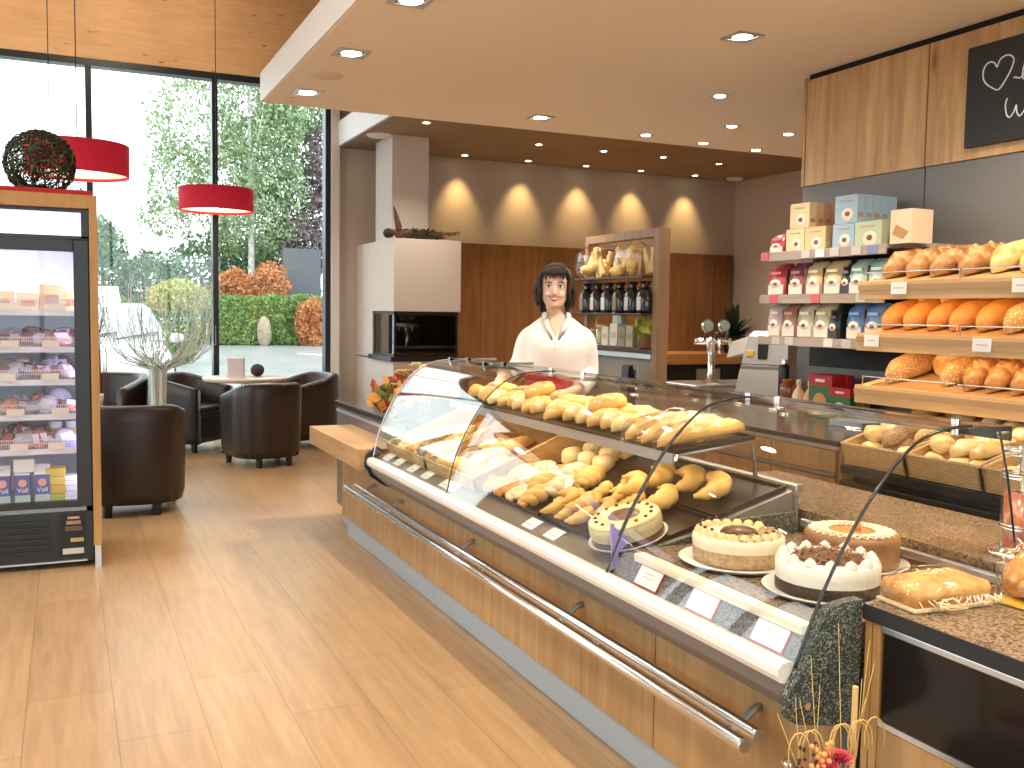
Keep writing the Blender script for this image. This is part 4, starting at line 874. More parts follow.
def proto(kind, mb, mats):
    me = mb.build(kind, mats); d = me.data; bpy.data.objects.remove(me); PROTO.setdefault(kind,[]).append(d)
for s in range(3):
    proto('bread_roll',loafMB(.115,.078,.055,s,1,.1,.05,2.2,taper=.6),[K['gold'],K['flour']])
    proto('pale_roll',loafMB(.135,.085,.055,s+4,1,.0,.05,2.2,taper=.6),[K['pale'],K['flour']])
    proto('long_roll',loafMB(.185,.075,.055,s+8,3,.7,.05,2.4),[K['gold'],K['flour']])
    proto('seeded_roll',loafMB(.16,.075,.055,s+9,0,.7,.07,2.2),[K['seeddark']])
    proto('round_roll',loafMB(.095,.09,.06,s+12,0,0,.05,2.0,taper=.55),[K['gold']])
    proto('kaiser_roll',loafMB(.10,.095,.055,s+16,2,.8,.05,2.0,taper=.55),[K['pale'],K['gold']])
    proto('baguette',loafMB(.36,.075,.06,s+20,4,.8,.04,3.2),[K['gold'],K['flour']])
    proto('croissant',croissantMB(.052,.026,s,3.1),[K['gold']])
    proto('butter_croissant',croissantMB(.078,.033,s,2.9,7),[K['gold']])
    proto('twisted_pastry',twistMB(.16,.028+.002*s,2+.4*s),[K['glaze' if s == 1 else 'gold']])
    proto('pastry_snail',snailMB(.05+.003*s),[K['glaze' if s == 2 else 'gold_d']])
    proto('brown_loaf',loafMB(.34,.125,.105,s+30,0,0,.02,2.6),[K['brown']])
    proto('rustic_loaf',loafMB(.34,.12,.10,s+34,5,1.2,.10,2.6),[K['dark'],K['rustic']])
    proto('seeded_loaf',loafMB(.36,.125,.105,s+38,0,0,.025,2.6),[K['seed']])
    proto('pale_loaf',loafMB(.32,.13,.11,s+42,2,.4,.03,2.4),[K['pale'],K['gold']])
    proto('round_loaf',loafMB(.22,.20,.11,s+46,2,.6,.03,2.0,taper=.55),[K['gold'],K['flour']])
def put(kind, label, cat, loc, rot=(0,0,0), group=None, v=0, parent=None, scale=1.0):
    o = link(kind, PROTO[kind][v % 3], parent, loc, rot); o.scale = (scale,)*3
    if label: tag(o,label,cat,group)
    return o
SL = math.atan(.2848)
def dk(u, y, h=0.0):                                   # a point on the sloping deck, u metres up the slope
    return (1.505+u*math.cos(SL)-h*math.sin(SL), y, .668+u*math.sin(SL)+h*math.cos(SL))
def drot(a=0.0, roll=0.0): return (Matrix.Rotation(-SL,3,'Y') @ Matrix.Rotation(a,3,'Z') @ Matrix.Rotation(roll,3,'X')).to_euler()
def basket(label, y0, y1, u0, u1, hf, hb, place, rot, mt, grp, cat='wicker basket'):
    """low wicker basket open at the top; place/rot: its base frame"""
    t = thing('wicker_basket',label,cat,place,0,grp); t.rotation_euler = rot
    w = y1-y0; l = u1-u0; th = .010
    m = MB(); m.box(0,l,0,w,0,.008)
    def wall(p, q, ha, hb_):
        d = Vector((q[0]-p[0],q[1]-p[1])).normalized(); nn = Vector((-d.y,d.x))*th
        v = [(p[0],p[1],.006),(q[0],q[1],.006),(q[0]+nn.x,q[1]+nn.y,.006),(p[0]+nn.x,p[1]+nn.y,.006),(p[0],p[1],ha),(q[0],q[1],hb_),(q[0]+nn.x,q[1]+nn.y,hb_),(p[0]+nn.x,p[1]+nn.y,ha)]
        m.add(v,[(0,3,2,1),(4,5,6,7),(0,1,5,4),(1,2,6,5),(2,3,7,6),(3,0,4,7)],None,False)
    wall((0,0),(l,0),hf,hb); wall((l,0),(l,w),hb,hb); wall((l,w),(0,w),hb,hf); wall((0,w),(0,0),hf,hf)
    m.build('weave',mt,t)
    r = MB(); r.tube([(.004,.004,hf),(l-.004,.004,hb),(l-.004,w-.004,hb),(.004,w-.004,hf)],.008,8,loop=True); r.build('rim',mt,t)
    return t
def tray(label,y0,y1,u0,u1,place=None,rot=None,grp='dark baking trays in the pastry counter'):
    t = thing('baking_tray',label,'baking tray',place or dk(u0,y0,.003),0,grp); t.rotation_euler = rot or drot()
    m = MB(); l = u1-u0; w = y1-y0; m.box(0,l,0,w,0,.003); m.build('tray_floor',M['tray'],t)
    e = MB(); e.box(0,.006,0,w,.003,.014); e.box(l-.006,l,0,w,.003,.014); e.box(.006,l-.006,0,.006,.003,.014); e.box(.006,l-.006,w-.006,w,.003,.014); e.build('tray_rim',M['tray'],t)
def displays():
    basket('wicker basket at the far end of the pastry counter',4.215,4.785,0,.63,.055,.125,dk(.0,4.215,.002),drot(),M['wicker'],'wicker baskets in the pastry counter')
    basket('wicker basket next to the dark trays in the pastry counter',3.61,4.19,0,.63,.055,.125,dk(.0,3.61,.002),drot(),M['wicker'],'wicker baskets in the pastry counter')
    g = 'rolls in the wicker baskets of the pastry counter'; i = 0
    F = 'far pastry counter basket'; N = 'near pastry counter basket'
    fr = [(.07,4.68,1.0,'long_roll'),(.09,4.58,1.1,'long_roll'),(.17,4.66,.5,'pale_roll'),(.10,4.47,1.2,'seeded_roll'),(.20,4.54,.3,'seeded_roll'),(.12,4.36,.9,'long_roll'),(.24,4.42,.35,'long_roll'),(.10,4.28,1.3,'round_roll'),(.28,4.62,.2,'long_roll'),(.33,4.32,.4,'seeded_roll'),(.34,4.52,.1,'pale_roll')]
    for q,(u,y,a,kd) in enumerate(fr):
        put(kd,'%s %s counted from the front left of the %s'%(ORD[q],kd.replace('_',' '),F),'bread roll',dk(u,y,.012+.004*(q%3)),drot(a,rnd(-.15,.15)),g,q,scale=1.05)
    nr = [(.07,4.10,.6,'round_roll'),(.08,3.98,.2,'round_roll'),(.09,3.86,.9,'round_roll'),(.08,3.74,.2,'round_roll'),(.18,4.06,.2,'seeded_roll'),(.17,3.92,.4,'bread_roll'),(.19,3.78,.1,'bread_roll'),(.29,4.08,.1,'long_roll'),(.28,3.95,.15,'baguette'),(.09,3.66,1.2,'bread_roll')]
    for q,(u,y,a,kd) in enumerate(nr):
        put(kd,'%s %s counted from the front left of the %s'%(ORD[q],kd.replace('_',' '),N),'bread roll',dk(u,y,.012),drot(a),g,q,scale=1.05)
    tray('front dark tray under the twisted pastries beside the near basket',3.07,3.57,.02,.335); tray('front dark tray under the croissants in the pastry counter',2.76,3.05,.02,.335)
    tray('rear dark tray of pale rolls below the upper shelf',2.99,3.55,.35,.635); tray('rear dark tray holding three large croissants',2.455,2.975,.35,.635); tray('dark tray under the round cake at the glass joint',2.45,2.745,.02,.335)
    # front tray: pastries
    k = 0; g = 'pastries on the front trays'
    rows = [('pastry_snail',[(.07,3.52),(.075,3.41),(.08,3.30)]),('twisted_pastry',[(.17,3.50),(.18,3.40),(.175,3.29),(.08,3.18),(.18,3.17)]),('pastry_snail',[(.27,3.51),(.28,3.39)]),('twisted_pastry',[(.28,3.27),(.285,3.14)])]
    for kd,ps in rows:
        for q,(u,y) in enumerate(ps):
            put(kd,'%s %s among the pastries of the front tray beside the near basket'%(ORD[k],kd.replace('_',' ')),'pastry',dk(u,y,.016),drot(rnd(-.5,.5) if kd=='pastry_snail' else rnd(.0,.5)),g,k,scale=1.08); k += 1
    k = 0; g = 'croissants on the front tray'
    for u,y,a in ((.07,3.02,.3),(.07,2.93,.5),(.075,2.84,.2),(.155,3.03,.4),(.16,2.93,.1),(.165,2.83,.6),(.25,3.0,.2),(.25,2.89,.5),(.26,2.80,.2),(.315,2.95,.3),(.11,2.98,.9),(.11,2.88,.2)):
        put('croissant','%s small croissant of the heap on the front tray'%ORD[k],'croissant',dk(u,y,.016+(.03 if k > 9 else 0)),drot(a+.3),g,k,scale=1.0); k += 1
    # white blank tags standing among pastries
    for u,y,lb in ((.21,3.34,'pale folded price tag standing among the pastries, further one'),(.16,3.12,'pale price tag standing among the pastries, nearer one')):
        t = thing('price_tag',lb,'price tag',dk(u,y,.04),0,'price tags among the pastries'); MB().box(-.002,.002,-.035,.035,0,.055,M=RY(R(30))).build('card',M['paper'],t); MB().box(-.003,.003,-.012,.012,-.04,.0).build('foot',M['paper'],t)
    k = 0; g = 'pale rolls on the rear tray'
    for u,y,a in ((.41,3.50,.2),(.42,3.38,.3),(.50,3.48,.1),(.50,3.34,.4),(.58,3.46,.2),(.58,3.33,.2),(.42,3.26,.3)):
        put('pale_roll','%s pale roll on the rear tray below the upper shelf'%ORD[k],'bread roll',dk(u,y,.016),drot(a+.5),g,k,scale=1.05); k += 1
    for q,(u,y,a) in enumerate(((.43,2.90,.7),(.46,2.76,.9),(.46,2.62,.8))):
        put('butter_croissant','%s large croissant on the rear tray'%('furthest','middle','nearest')[q],'croissant',dk(u,y,.016),drot(a),'large croissants on the rear tray',q,scale=1.15)
    put('butter_croissant','large croissant lying behind the round cake on the front trays','croissant',dk(.30,2.70,.016),drot(.5),None,1,scale=1.1)
    put('butter_croissant','large croissant between the small croissants and the round cake','croissant',dk(.29,2.84,.05),drot(.9),None,2,scale=1.0)
    # upper shelf
    us = math.atan(.037/.325); ur = (Matrix.Rotation(-us,3,'Y')).to_euler()
    tray('dark tray at the near end of the upper glass shelf',2.60,3.55,0,.325,(1.776,2.60,.954),ur); tray('dark tray at the far end of the upper glass shelf',3.57,4.58,0,.325,(1.776,3.57,.954),ur)
    def up(u,y,h): return (1.776+u*math.cos(us),y,.954+u*math.sin(us)+h)
    k = 0; y = 4.50; g = 'rolls on the upper shelf'
    while y > 3.02:
        kd = ('pale_roll','long_roll','bread_roll')[k % 3] if y < 4.3 else ('round_roll','bread_roll')[k%2]
        put(kd,'%s %s of the front row on the upper glass shelf, from the far end'%(ORD[k],kd.replace('_',' ')),'bread roll',up(.10+rnd(-.01,.02),y,.014),(0,-us,rnd(-.25,.45)),g,k,scale=1.03); y -= .096; k += 1
    k = 0; y = 4.46
    while y > 3.0:
        kd = ('long_roll','pale_roll','seeded_roll','long_roll')[k % 4] if y < 4.3 else 'round_roll'
        put(kd,'%s %s of the back row on the upper glass shelf, from the far end'%(ORD[k],kd.replace('_',' ')),'bread roll',up(.235+rnd(-.015,.015),y,.014),(0,-us,rnd(-.4,.4)),g,k+1,scale=1.0); y -= .104; k += 1
    for q,(u,y) in enumerate(((.16,3.30),(.17,3.92))):
        put('long_roll','%s roll lying on top of the rolls on the upper glass shelf'%('nearer','further')[q],'bread roll',up(u,y,.060),(0,-us,.2+.2*q),g,q,scale=1.1)
    for q,y in enumerate((2.90,2.79,2.68)):
        b = put('baguette','%s of three baguettes in clear bags on the upper shelf'%('furthest','middle','nearest')[q],'bagged baguette',up(.165,y,.016),(0,-us,.12-.05*q),'baguettes in clear bags',q,scale=1.0)
        m = loafMB(.40,.098,.076,q+60,0,0,.12,5,12,16); m.v = [(x,y*(1+.12*nz((x,y,z),70)),z*(1+.15*nz((x,y,z),60,3))) for x,y,z in m.v]; m.build('clear_bag',M['cello'],b,(0,0,-.004))
displays()
# ------------------------------------------------------------------ cakes
def cakes():
    W = mat('cake_plate_white',(.82,.80,.76),.3); cream = mat('cream',(.86,.76,.56),.5,var=.06,vscale=30); white = mat('white_cream',(.86,.82,.74),.45,bump=.3,bscale=60)
    nut = crust('nut_crumb',[(.36,.20,.09),(.55,.36,.19),(.66,.48,.30)],60,.7,1.0,120); choc = mat('chocolate',(.10,.038,.016),.35,var=.3,vscale=30); dark = crust('dark_sponge',[(.022,.010,.006),(.05,.024,.014)],60,.6,.8,120)
    caramel = mat('caramel',(.55,.25,.07),.2); brownc = crust('chocolate_cream',[(.22,.095,.04),(.30,.14,.06)],20,.4,.4,60); yel = mat('butter_cream',(.84,.66,.34),.45,var=.06,vscale=30)
    def plate(t,r): MB().lathe([(0,.004),(r*.9,.004),(r*.97,.012),(r,.016),(r*.99,.018),(r*.9,.009),(0,.008)],44,(0,0,-.003)).build('cake_plate',W,t)
    def swirl(m,r,ang,z,s):
        c = Vector((r*math.cos(ang),r*math.sin(ang),z)); m.lathe([(s,0),(s*1.05,s*.35),(s*.75,s*.7),(s*.8,s*.85),(s*.4,s*1.15),(0,s*1.45)],10,c)
    z0 = .7155
    # nut crumb cake
    t = thing('nut_cake','cream cake with nut crumb sides and a ring of cream swirls','cake',(1.70,2.165,z0)); t.scale = (.94,.94,.86); plate(t,.175)
    MB().lathe([(0,.009),(.130,.009),(.134,.03),(.134,.055)],48).build('nut_sides',nut,t)
    MB().lathe([(.134,.055),(.136,.075),(.134,.090),(.128,.097),(0,.098)],48).build('cream_body',cream,t)
    m = MB(); [swirl(m,.113,R(20+i*17),.096,.0165) for i in range(17)]; m.build('cream_swirls',yel,t)
    m = MB(); [m.ell((.113*math.cos(R(20+i*17)),.113*math.sin(R(20+i*17)),.121),.006,.006,.005,6,4) for i in range(17)]; m.build('chocolate_bits',choc,t)
    MB().lathe([(0,.112),(.045,.110),(.052,.102),(.05,.097)],24).build('chocolate_disc',choc,t)
    m = MB()
    for i in range(170):
        a = R(rnd(-130,10)); r = rnd(.05,.128); m.ell((r*math.cos(a),r*math.sin(a),.100),.006,.005,.004,5,3)
    m.build('chopped_nuts',nut,t)
    # white cream cake with dark base
    t = thing('white_cream_cake','white cream cake with dark sponge base and chocolate shavings','cake',(1.728,1.845,z0)); t.scale = (.93,.93,.88); plate(t,.172)
    MB().lathe([(0,.009),(.136,.009),(.137,.03),(.135,.040)],48).build('dark_base',dark,t)
    def fw(p): return p
    m = MB(); m.lathe([(.135,.040),(.137,.06),(.136,.09),(.130,.097),(0,.097)],60); m.v = [(x*(1+.012*nz((x,y,z),40)),y*(1+.012*nz((x,y,z),40)),z) for x,y,z in m.v]; m.build('cream_layer',white,t)
    m = MB(); [swirl(m,.117,R(i*25.7),.095,.017) for i in range(14)]; m.build('cream_swirls',white,t)
    m = MB()
    for i in range(240):
        a = rnd(0,2*PI); r = .092*math.sqrt(random.random()); p = Vector((r*math.cos(a),r*math.sin(a),.099+rnd(0,.012))); d = Vector((rnd(-1,1),rnd(-1,1),rnd(-.3,.4)))*.009; s = Vector((-d.y,d.x,0))*.35; m.add([p-d-s,p+d-s,p+d+s+Vector((0,0,.004)),p-d+s],[(0,1,2,3)],None,False)
    m.build('chocolate_shavings',mat('shavings',(.20,.075,.03),.35),t,fix=False); MB().lathe([(0,.1),(.094,.1),(.096,.097)],30).build('shaving_bed',choc,t)
    # chocolate cake at the back
    t = thing('chocolate_cake','chocolate cream cake with a cream lattice ring, at the back','cake',(1.985,2.03,z0)); t.scale = (.94,.94,.86); plate(t,.165)
    MB().lathe([(0,.009),(.134,.009),(.137,.025),(.133,.036),(.137,.05),(.137,.062),(.134,.075),(.137,.09),(.134,.104),(.126,.110),(0,.110)],48).build('chocolate_body',brownc,t)
    m = MB()
    for i in range(30):
        a = 2*PI*i/30
        for sg in (-1,1): m.tube([(r*math.cos(a+sg*.32*(r-.066)/.06),r*math.sin(a+sg*.32*(r-.066)/.06),.112+.004*math.sin(PI*(r-.066)/.06)) for r in (.066,.085,.105,.126)],.0024,5)
    m.build('cream_lattice',cream,t); MB().lathe([(0,.113),(.05,.113),(.06,.110)],28).build('caramel_centre',caramel,t)
    m = MB(); m.tube([(.0,-.02,.11),(.0,-.022,.135),(.004,-.02,.15)],[.012,.010,.004],8); m.build('chocolate_stick',caramel,t)
    # plum cake by the glass joint
    t = thing('round_cream_cake','round butter cream cake with dark centre behind the glass joint','cake',dk(.085,2.552,.017)); t.rotation_euler = drot(); t.scale = (.90,.90,.92); plate(t,.140)
    MB().lathe([(0,.009),(.126,.009),(.128,.02),(.126,.03)],44).build('dark_base',choc,t); MB().lathe([(.126,.03),(.129,.05),(.128,.072),(.12,.078),(0,.078)],44).build('cream_layer',mat('olive_cream',(.52,.46,.28),.5),t)
    MB().lathe([(.122,.074),(.126,.080),(.118,.086),(.06,.088),(.055,.082)],44).build('cream_ring',yel,t); m = MB(); [m.ell((.10*math.cos(R(i*24)),.10*math.sin(R(i*24)),.089),.008,.006,.005,6,4) for i in range(15)]; m.build('chocolate_bits',choc,t)
    MB().lathe([(0,.092),(.05,.091),(.058,.084)],24).build('chocolate_centre',mat('choc_centre',(.16,.075,.05),.4,var=.3,vscale=40),t)
    # lilac reflection at the joint, modelled as a solid wedge
    t = thing('lilac_reflection','lilac reflection at the glass joint, built as a solid wedge','reflection',(1.475,2.455,.665)); lil = mat('lilac_reflection_tint',(.42,.34,.80),.25,spec=.6)
    m = MB(); m.prism([(-.012,-.05),(.012,-.05),(.010,.03),(.05,.06),(-.02,.12),(-.012,.03)],-.003,.003,'y'); m.build('reflection_wedge',lil,t)
cakes()
# ------------------------------------------------------------------ bread racks on the wall
RT = math.atan(.10/.46)
RACKLED = emit('rack_led',(1,.72,.38),RACK_GLOW)
def racks():
    zs = [1.560,1.335,1.105]; nm = ['top','middle','lowest']
    for k,z in enumerate(zs):
        t = thing('bread_rack','%s sloping wooden bread rack on the dark wall'%nm[k],'bread rack',(3.2,2.3,z),0,'bread racks'); o = (-3.2,-2.3,-z)
        MB().prism([(3.2,z-.012),(3.2,z),(3.67,z+.10),(3.69,z+.10),(3.69,z+.085)],1.2,3.27,'y').build('rack_board',M['rack_wood'],t,o)
        f = B(3.185,3.203,1.2,3.275,z-.075,z+.004,bev=.002).build('front_board',M['rack_wood'],t,o); B(3.180,3.186,1.2,3.275,z-.036,z-.012).build('price_groove',mat('rack_groove',(.42,.25,.11),.5),f)
        MB().prism([(3.2,z-.07),(3.2,z),(3.69,z+.10),(3.69,z+.0)],3.255,3.272,'y').build('side_board',M['rack_wood'],t,o)
        B(3.672,3.69,1.2,3.27,z+.10,z+.16).build('back_board',M['rack_wood'],t,o)
        if k < 2: B(3.207,3.222,1.2,3.25,z-.066,z-.056).build('light_strip',RACKLED,t,o)
        for y0,y1 in ((2.76,3.25),(2.25,2.745),(1.7,2.235)):
            MB().tube([(3.205,y1,z+.002),(3.205,y1,z+.042),(3.205,y0,z+.042),(3.205,y0,z+.002)],.0028,6).build('wire_guard',M['steel'],t,o)
        for q,y in enumerate([(3.04,2.46),(3.18,2.62,2.26),()][k]):
            c = thing('price_card','white price card on the %s bread rack, %s from its far end'%(nm[k],ORD[q]),'price card',(3.178,y,z-.026),0,'white price cards on the bread racks'); B(-.002,.0,-.042,.042,-.028,.024).build('card',M['paper'],c); B(-.0026,-.002,-.025,.025,-.004,.0).build('print_line',mat('rack_print',(.5,.47,.44),.6),c)
    rows = [('rustic_loaf',0,[3.19,3.07,2.94,2.81],3.42),('pale_loaf',0,[2.68,2.55,2.42],3.45),('brown_loaf',1,[3.20,3.08,2.955,2.835,2.715],3.43),('seeded_loaf',1,[2.585,2.455],3.42),('seeded_loaf',2,[3.165],3.42),('round_loaf',2,[3.02],3.53),('seeded_loaf',2,[2.88],3.45),('rustic_loaf',2,[2.75,2.635,2.52,2.40],3.41)]
    cnt = {}
    for kd,k,ys,x in rows:
        for q,y in enumerate(ys):
            z = zs[k]+(x-3.2)*math.tan(RT)+.002; i = cnt.get(k,0); cnt[k] = i+1
            put(kd,'%s loaf from the far end on the %s bread rack, %s'%(ORD[i],nm[k],{'rustic_loaf':'dark with floury cracks','pale_loaf':'pale golden crust','brown_loaf':'smooth brown crust','seeded_loaf':'seeded crust','round_loaf':'round and golden'}[kd]),'bread loaf',(x,y,z),(rnd(-.05,.05),-RT,rnd(-.08,.08)),'loaves on the bread racks',q,scale=(.98 if kd != 'rustic_loaf' else 1.0))
    for q,y in enumerate((3.13,3.005)):
        put('brown_loaf','%s brown loaf lying on top at the back of the middle bread rack'%('further','nearer')[q],'bread loaf',(3.52,y,1.335+.32*math.tan(RT)+.088),(0,-RT,.05),'loaves on the bread racks',q,scale=.8)
racks()
# tilted baskets of rolls
def roll_baskets():
    a = math.atan(.17/.64); rot = Matrix.Rotation(-a,3,'Y').to_euler()
    g = 'rolls in the tilted wicker baskets'
    for b,(y1,y0,n,nm) in enumerate(((3.03,2.705,18,'furthest'),(2.69,2.365,26,'middle'),(2.35,2.03,16,'nearest'))):
        base = Vector((2.905,y0,.803)); basket('%s of the tilted wicker roll baskets below the bread racks'%nm,y0,y1,0,.70,.088,.10,base,rot,M['wicker_d'],'tilted wicker roll baskets')
        i = 0
        for lay in range(2):
            nu = 7 if lay == 0 else 6; nv = 3 if lay == 0 else 3
            for iu in range(nu):
                for iv in range(nv):
                    if lay and ((iu+iv+b) % 4 == 0): continue
                    if lay == 0 and iu in (2,3,4) and iv == 1: continue
                    u = .075+.55*(iu+.5*lay)/(nu)+rnd(-.01,.01); v = .065+(y1-y0-.13)*iv/(nv-1)+rnd(-.012,.012); h = .026+.052*lay
                    kd = ('pale_roll','long_roll','kaiser_roll')[(iu+iv)%3] if b == 0 else ('bread_roll','pale_roll','kaiser_roll','bread_roll')[(iu*2+iv)%4]
                    if b == 0 and iu < 3 and iv == 1: kd = 'seeded_roll'
                    p = base+Vector((u*math.cos(a)-h*math.sin(a),v,u*math.sin(a)+h*math.cos(a)))
                    put(kd,'%s layer roll %s, %s, %s tilted basket'%(('lower','upper')[lay],['at the front','in the second row from the front','in the third row','in the middle row','in the third row from the back','in the second row from the back','at the back'][iu],('near side','centre','far side')[iv],nm),'bread roll',p,(0,-a,rnd(-.9,.9)),g,i,scale=.96); i += 1
roll_baskets()
# ------------------------------------------------------------------ coffee shelves
def products():
    SB = wood('shelf_grey_wood',(.34,.27,.22),(.46,.38,.32),'y',1,.0,.5)
    nm = ['top','middle','lowest']; Z = [1.735,1.515,1.30]
    for k,z in enumerate(Z):
        t = thing('wall_shelf','%s grey wooden wall shelf of coffee packs'%nm[k],'shelf',(3.5,3.7,z),0,'coffee shelves'); o = (-3.5,-3.7,-z)
        B(3.35,3.70,3.285,4.14,z-.014,z,bev=.001).build('board',SB,t,o); B(3.342,3.352,3.285,4.145,z-.042,z+.003,bev=.001).build('front_lip',SB,t,o); B(3.69,3.702,3.285,4.14,z-.16,z).build('wall_bracket',M['blackm'],t,o)
        cols = [[(4.11,'r'),(3.80,'g'),(3.70,'w'),(3.60,'g'),(3.46,'g'),(3.36,'b')],[(4.03,'r'),(3.72,'r'),(3.42,'g')],[(4.0,'g'),(3.90,'g'),(3.62,'w'),(3.50,'g'),(3.34,'r')]][k]
        for q,(y,c) in enumerate(cols):
            MB().box(3.338,3.342,y-.03,y+.03,z-.038,z+.001).build('shelf_label',mat('label_'+c,{'r':(.62,.10,.13),'g':(.55,.52,.48),'w':(.74,.72,.68),'b':(.22,.26,.50)}[c],.5),t,o,)
    def bean(t,x,y,z,s,wc=None):
        MB().ell((x,y,z),.002,s,s*.8,12,6).build('coffee_print',mat('print_foam',(.80,.70,.58),.5),t); MB().ell((x-.0015,y,z+s*.1),.0025,s*.42,s*.3,10,6).build('bean_print',mat('print_bean',(.20,.08,.04),.4),t)
    cream = mat('box_cream',(.80,.62,.36),.45); tan = mat('box_tan',(.72,.52,.28),.45); blu = mat('box_blue',(.34,.48,.60),.45); grn = mat('box_green',(.52,.58,.40),.45); pk = mat('box_pink',(.66,.36,.24),.45)
    # small boxes: lower row of four, and two files of five standing on them
    def bx(lb,y0,y1,z,h,mt,x0,x1,grp,front=True):
        t = thing('coffee_box',lb,'box',((x0+x1)/2,(y0+y1)/2,z),0,grp); l=(x1-x0)/2; w=(y1-y0)/2
        MB().box(-l,l,-w,w,0,h,bev=.0015).build('carton',mt,t)
        if front: bean(t,-l-.0005,-w*.15,h*.30,w*.55); MB().box(-l-.0015,-l,-w*.55,w*.55,h*.78,h*.83).build('title_print',mat('box_title',(.50,.36,.22),.5),t)
        MB().box(-l*.6,l*.6,-w-.0012,-w,h*.2,h*.36).build('side_print',mat('box_side_print',(.42,.26,.15),.5),t)
    g = 'coffee boxes on the top shelf'
    bx('cream coffee box at the left of the lower row on the top shelf',3.855,3.99,1.7355,.115,cream,3.375,3.62,g); bx('tan coffee box beside the cream one in the lower row',3.705,3.85,1.7355,.115,tan,3.375,3.62,g)
    bx('blue coffee box in the lower row of the top shelf',3.515,3.655,1.7355,.115,blu,3.375,3.62,g); bx('pale green coffee box at the right of the lower row',3.345,3.51,1.7355,.115,grn,3.375,3.62,g)
    for i in range(5):
        bx(['cream coffee box at the front of the upper file of five','second cream coffee box behind the front one','middle cream coffee box of the file of five','fourth cream coffee box of the file of five','last cream coffee box against the wall'][i],3.825,3.965,1.852,.125,cream if i == 0 else (tan if i % 2 else pk),3.375+.05*i,3.423+.05*i,g,i == 0)
        bx(['blue coffee box at the front of the upper file of five','second blue coffee box behind the front one','middle blue coffee box of the file of five','fourth blue coffee box of the file of five','last blue coffee box against the wall'][i],3.50,3.645,1.852,.132,blu,3.375+.05*i,3.423+.05*i,g,i == 0)
    bag_m = {}
    def bag(lb,y0,y1,z,h,top,side,grp,foot=(.74,.66,.56)):
        w = (y1-y0); t = thing('coffee_bag',lb,'coffee bag',(3.43,(y0+y1)/2,z),0,grp)
        def key(c): 
            if c not in bag_m: bag_m[c] = mat('coffee_bag_foil',c,.3,coat=.3)
            return bag_m[c]
        rings = [[(dx*d,dy*w/2*f,zz*h) for dx,dy in ((-.05,-1),(-.056,0),(-.05,1),(.05,1),(.056,0),(.05,-1))] for zz,d,f in ((0,.9,.94),(.05,1,1),(.5,1.06,1.0),(.82,.8,.98),(.93,.25,.96),(1.0,.06,.97))]
        MB().loft(rings).build('bag',key(top),t)
        MB().box(-.06,-.0535,-w*.44,w*.44,h*.03,h*.34,bev=.001).build('lower_print',key(foot),t); MB().ell((-.061,0,h*.38),.002,w*.34,h*.12,12,6).build('coffee_print',key((.78,.72,.62)),t); MB().ell((-.063,.0,h*.36),.002,w*.15,h*.05,10,6).build('bean_print',key((.25,.09,.05)),t)
        MB().box(-.045,.045,-w/2-.004,-w/2+.002,h*.04,h*.8,bev=.001).build('side_gusset',key(side),t); MB().box(-.0605,-.055,-w*.3,w*.3,h*.66,h*.74).build('title_print',key(tuple(min(1,c*1.5+.1) for c in top)),t)
    brn = (.16,.05,.03)
    g = 'coffee bags on the shelves'
    bag('small red coffee bag standing left of the boxes on the top shelf',4.01,4.115,1.7355,.10,(.50,.07,.10),brn,g)
    for lb,y0,y1,c,s in (('red coffee bag at the left end of the middle shelf',3.99,4.12,(.46,.05,.06),brn),('dark red coffee bag second on the middle shelf',3.85,3.96,(.28,.06,.08),(.3,.3,.34)),('cream coffee bag third on the middle shelf',3.725,3.83,(.72,.52,.28),brn),('cream and brown coffee bag fourth on the middle shelf',3.585,3.705,(.70,.50,.27),brn),('mint green coffee bag left of two on the middle shelf',3.43,3.535,(.45,.62,.50),brn),('mint green coffee bag right of two on the middle shelf',3.31,3.415,(.40,.60,.48),brn)): bag(lb,y0,y1,1.5155,.165,c,s,g)
    for lb,y0,y1,c,s in (('white and red coffee bag at the left end of the lowest shelf',4.01,4.11,(.62,.50,.48),(.5,.2,.15)),('red brown coffee bag second on the lowest shelf',3.90,4.0,(.45,.20,.12),brn),('pale coffee bag third on the lowest shelf',3.775,3.885,(.70,.62,.44),brn),('pale and brown coffee bag fourth on the lowest shelf',3.655,3.765,(.70,.58,.36),brn),('blue coffee bag left of two on the lowest shelf',3.44,3.54,(.12,.25,.50),brn),('blue coffee bag right of two on the lowest shelf',3.32,3.425,(.16,.30,.55),brn)): bag(lb,y0,y1,1.3005,.175,c,s,g)
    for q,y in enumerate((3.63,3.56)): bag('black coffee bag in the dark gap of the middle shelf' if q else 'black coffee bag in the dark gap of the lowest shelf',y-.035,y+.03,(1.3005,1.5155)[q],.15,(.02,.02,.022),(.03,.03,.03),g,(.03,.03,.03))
    t = thing('cake_carton','white carton printed with a cake, right end of the top shelf','box',(3.47,3.215,1.7355),0); B(-.11,.02,-.055,.065,.0,.15,bev=.002).build('carton',mat('carton_peach',(.84,.66,.46),.45),t); MB().prism([(-.04,.05),(.03,.085),(.05,.045),(-.01,.02)],-.1125,-.11,'x').build('cake_print',mat('cake_print',(.55,.28,.08),.5),t)
    B(-.005,.22,-.10,.065,-.013,0).build('support_board',SB,t)
    # things on the rear counter
    zc = .893
    for q,(y,lb) in enumerate(((4.12,'left pale bottle of two beside the grey slicing machine'),(4.03,'right pale bottle of two on the rear counter'))):
        t = thing('sauce_bottle',lb,'bottle',(3.61,y,zc),0,'sauce bottles'); MB().lathe([(0,0),(.034,0),(.037,.01),(.037,.08),(.03,.105),(.014,.13),(.013,.15),(0,.15)],20).build('bottle',mat('dressing',((.80,.62,.38),(.66,.34,.14))[q],.25,coat=.5),t); MB().cyl(.0155,.148,.172,16).build('cap',mat('cap_cream',(.80,.70,.50),.4),t)
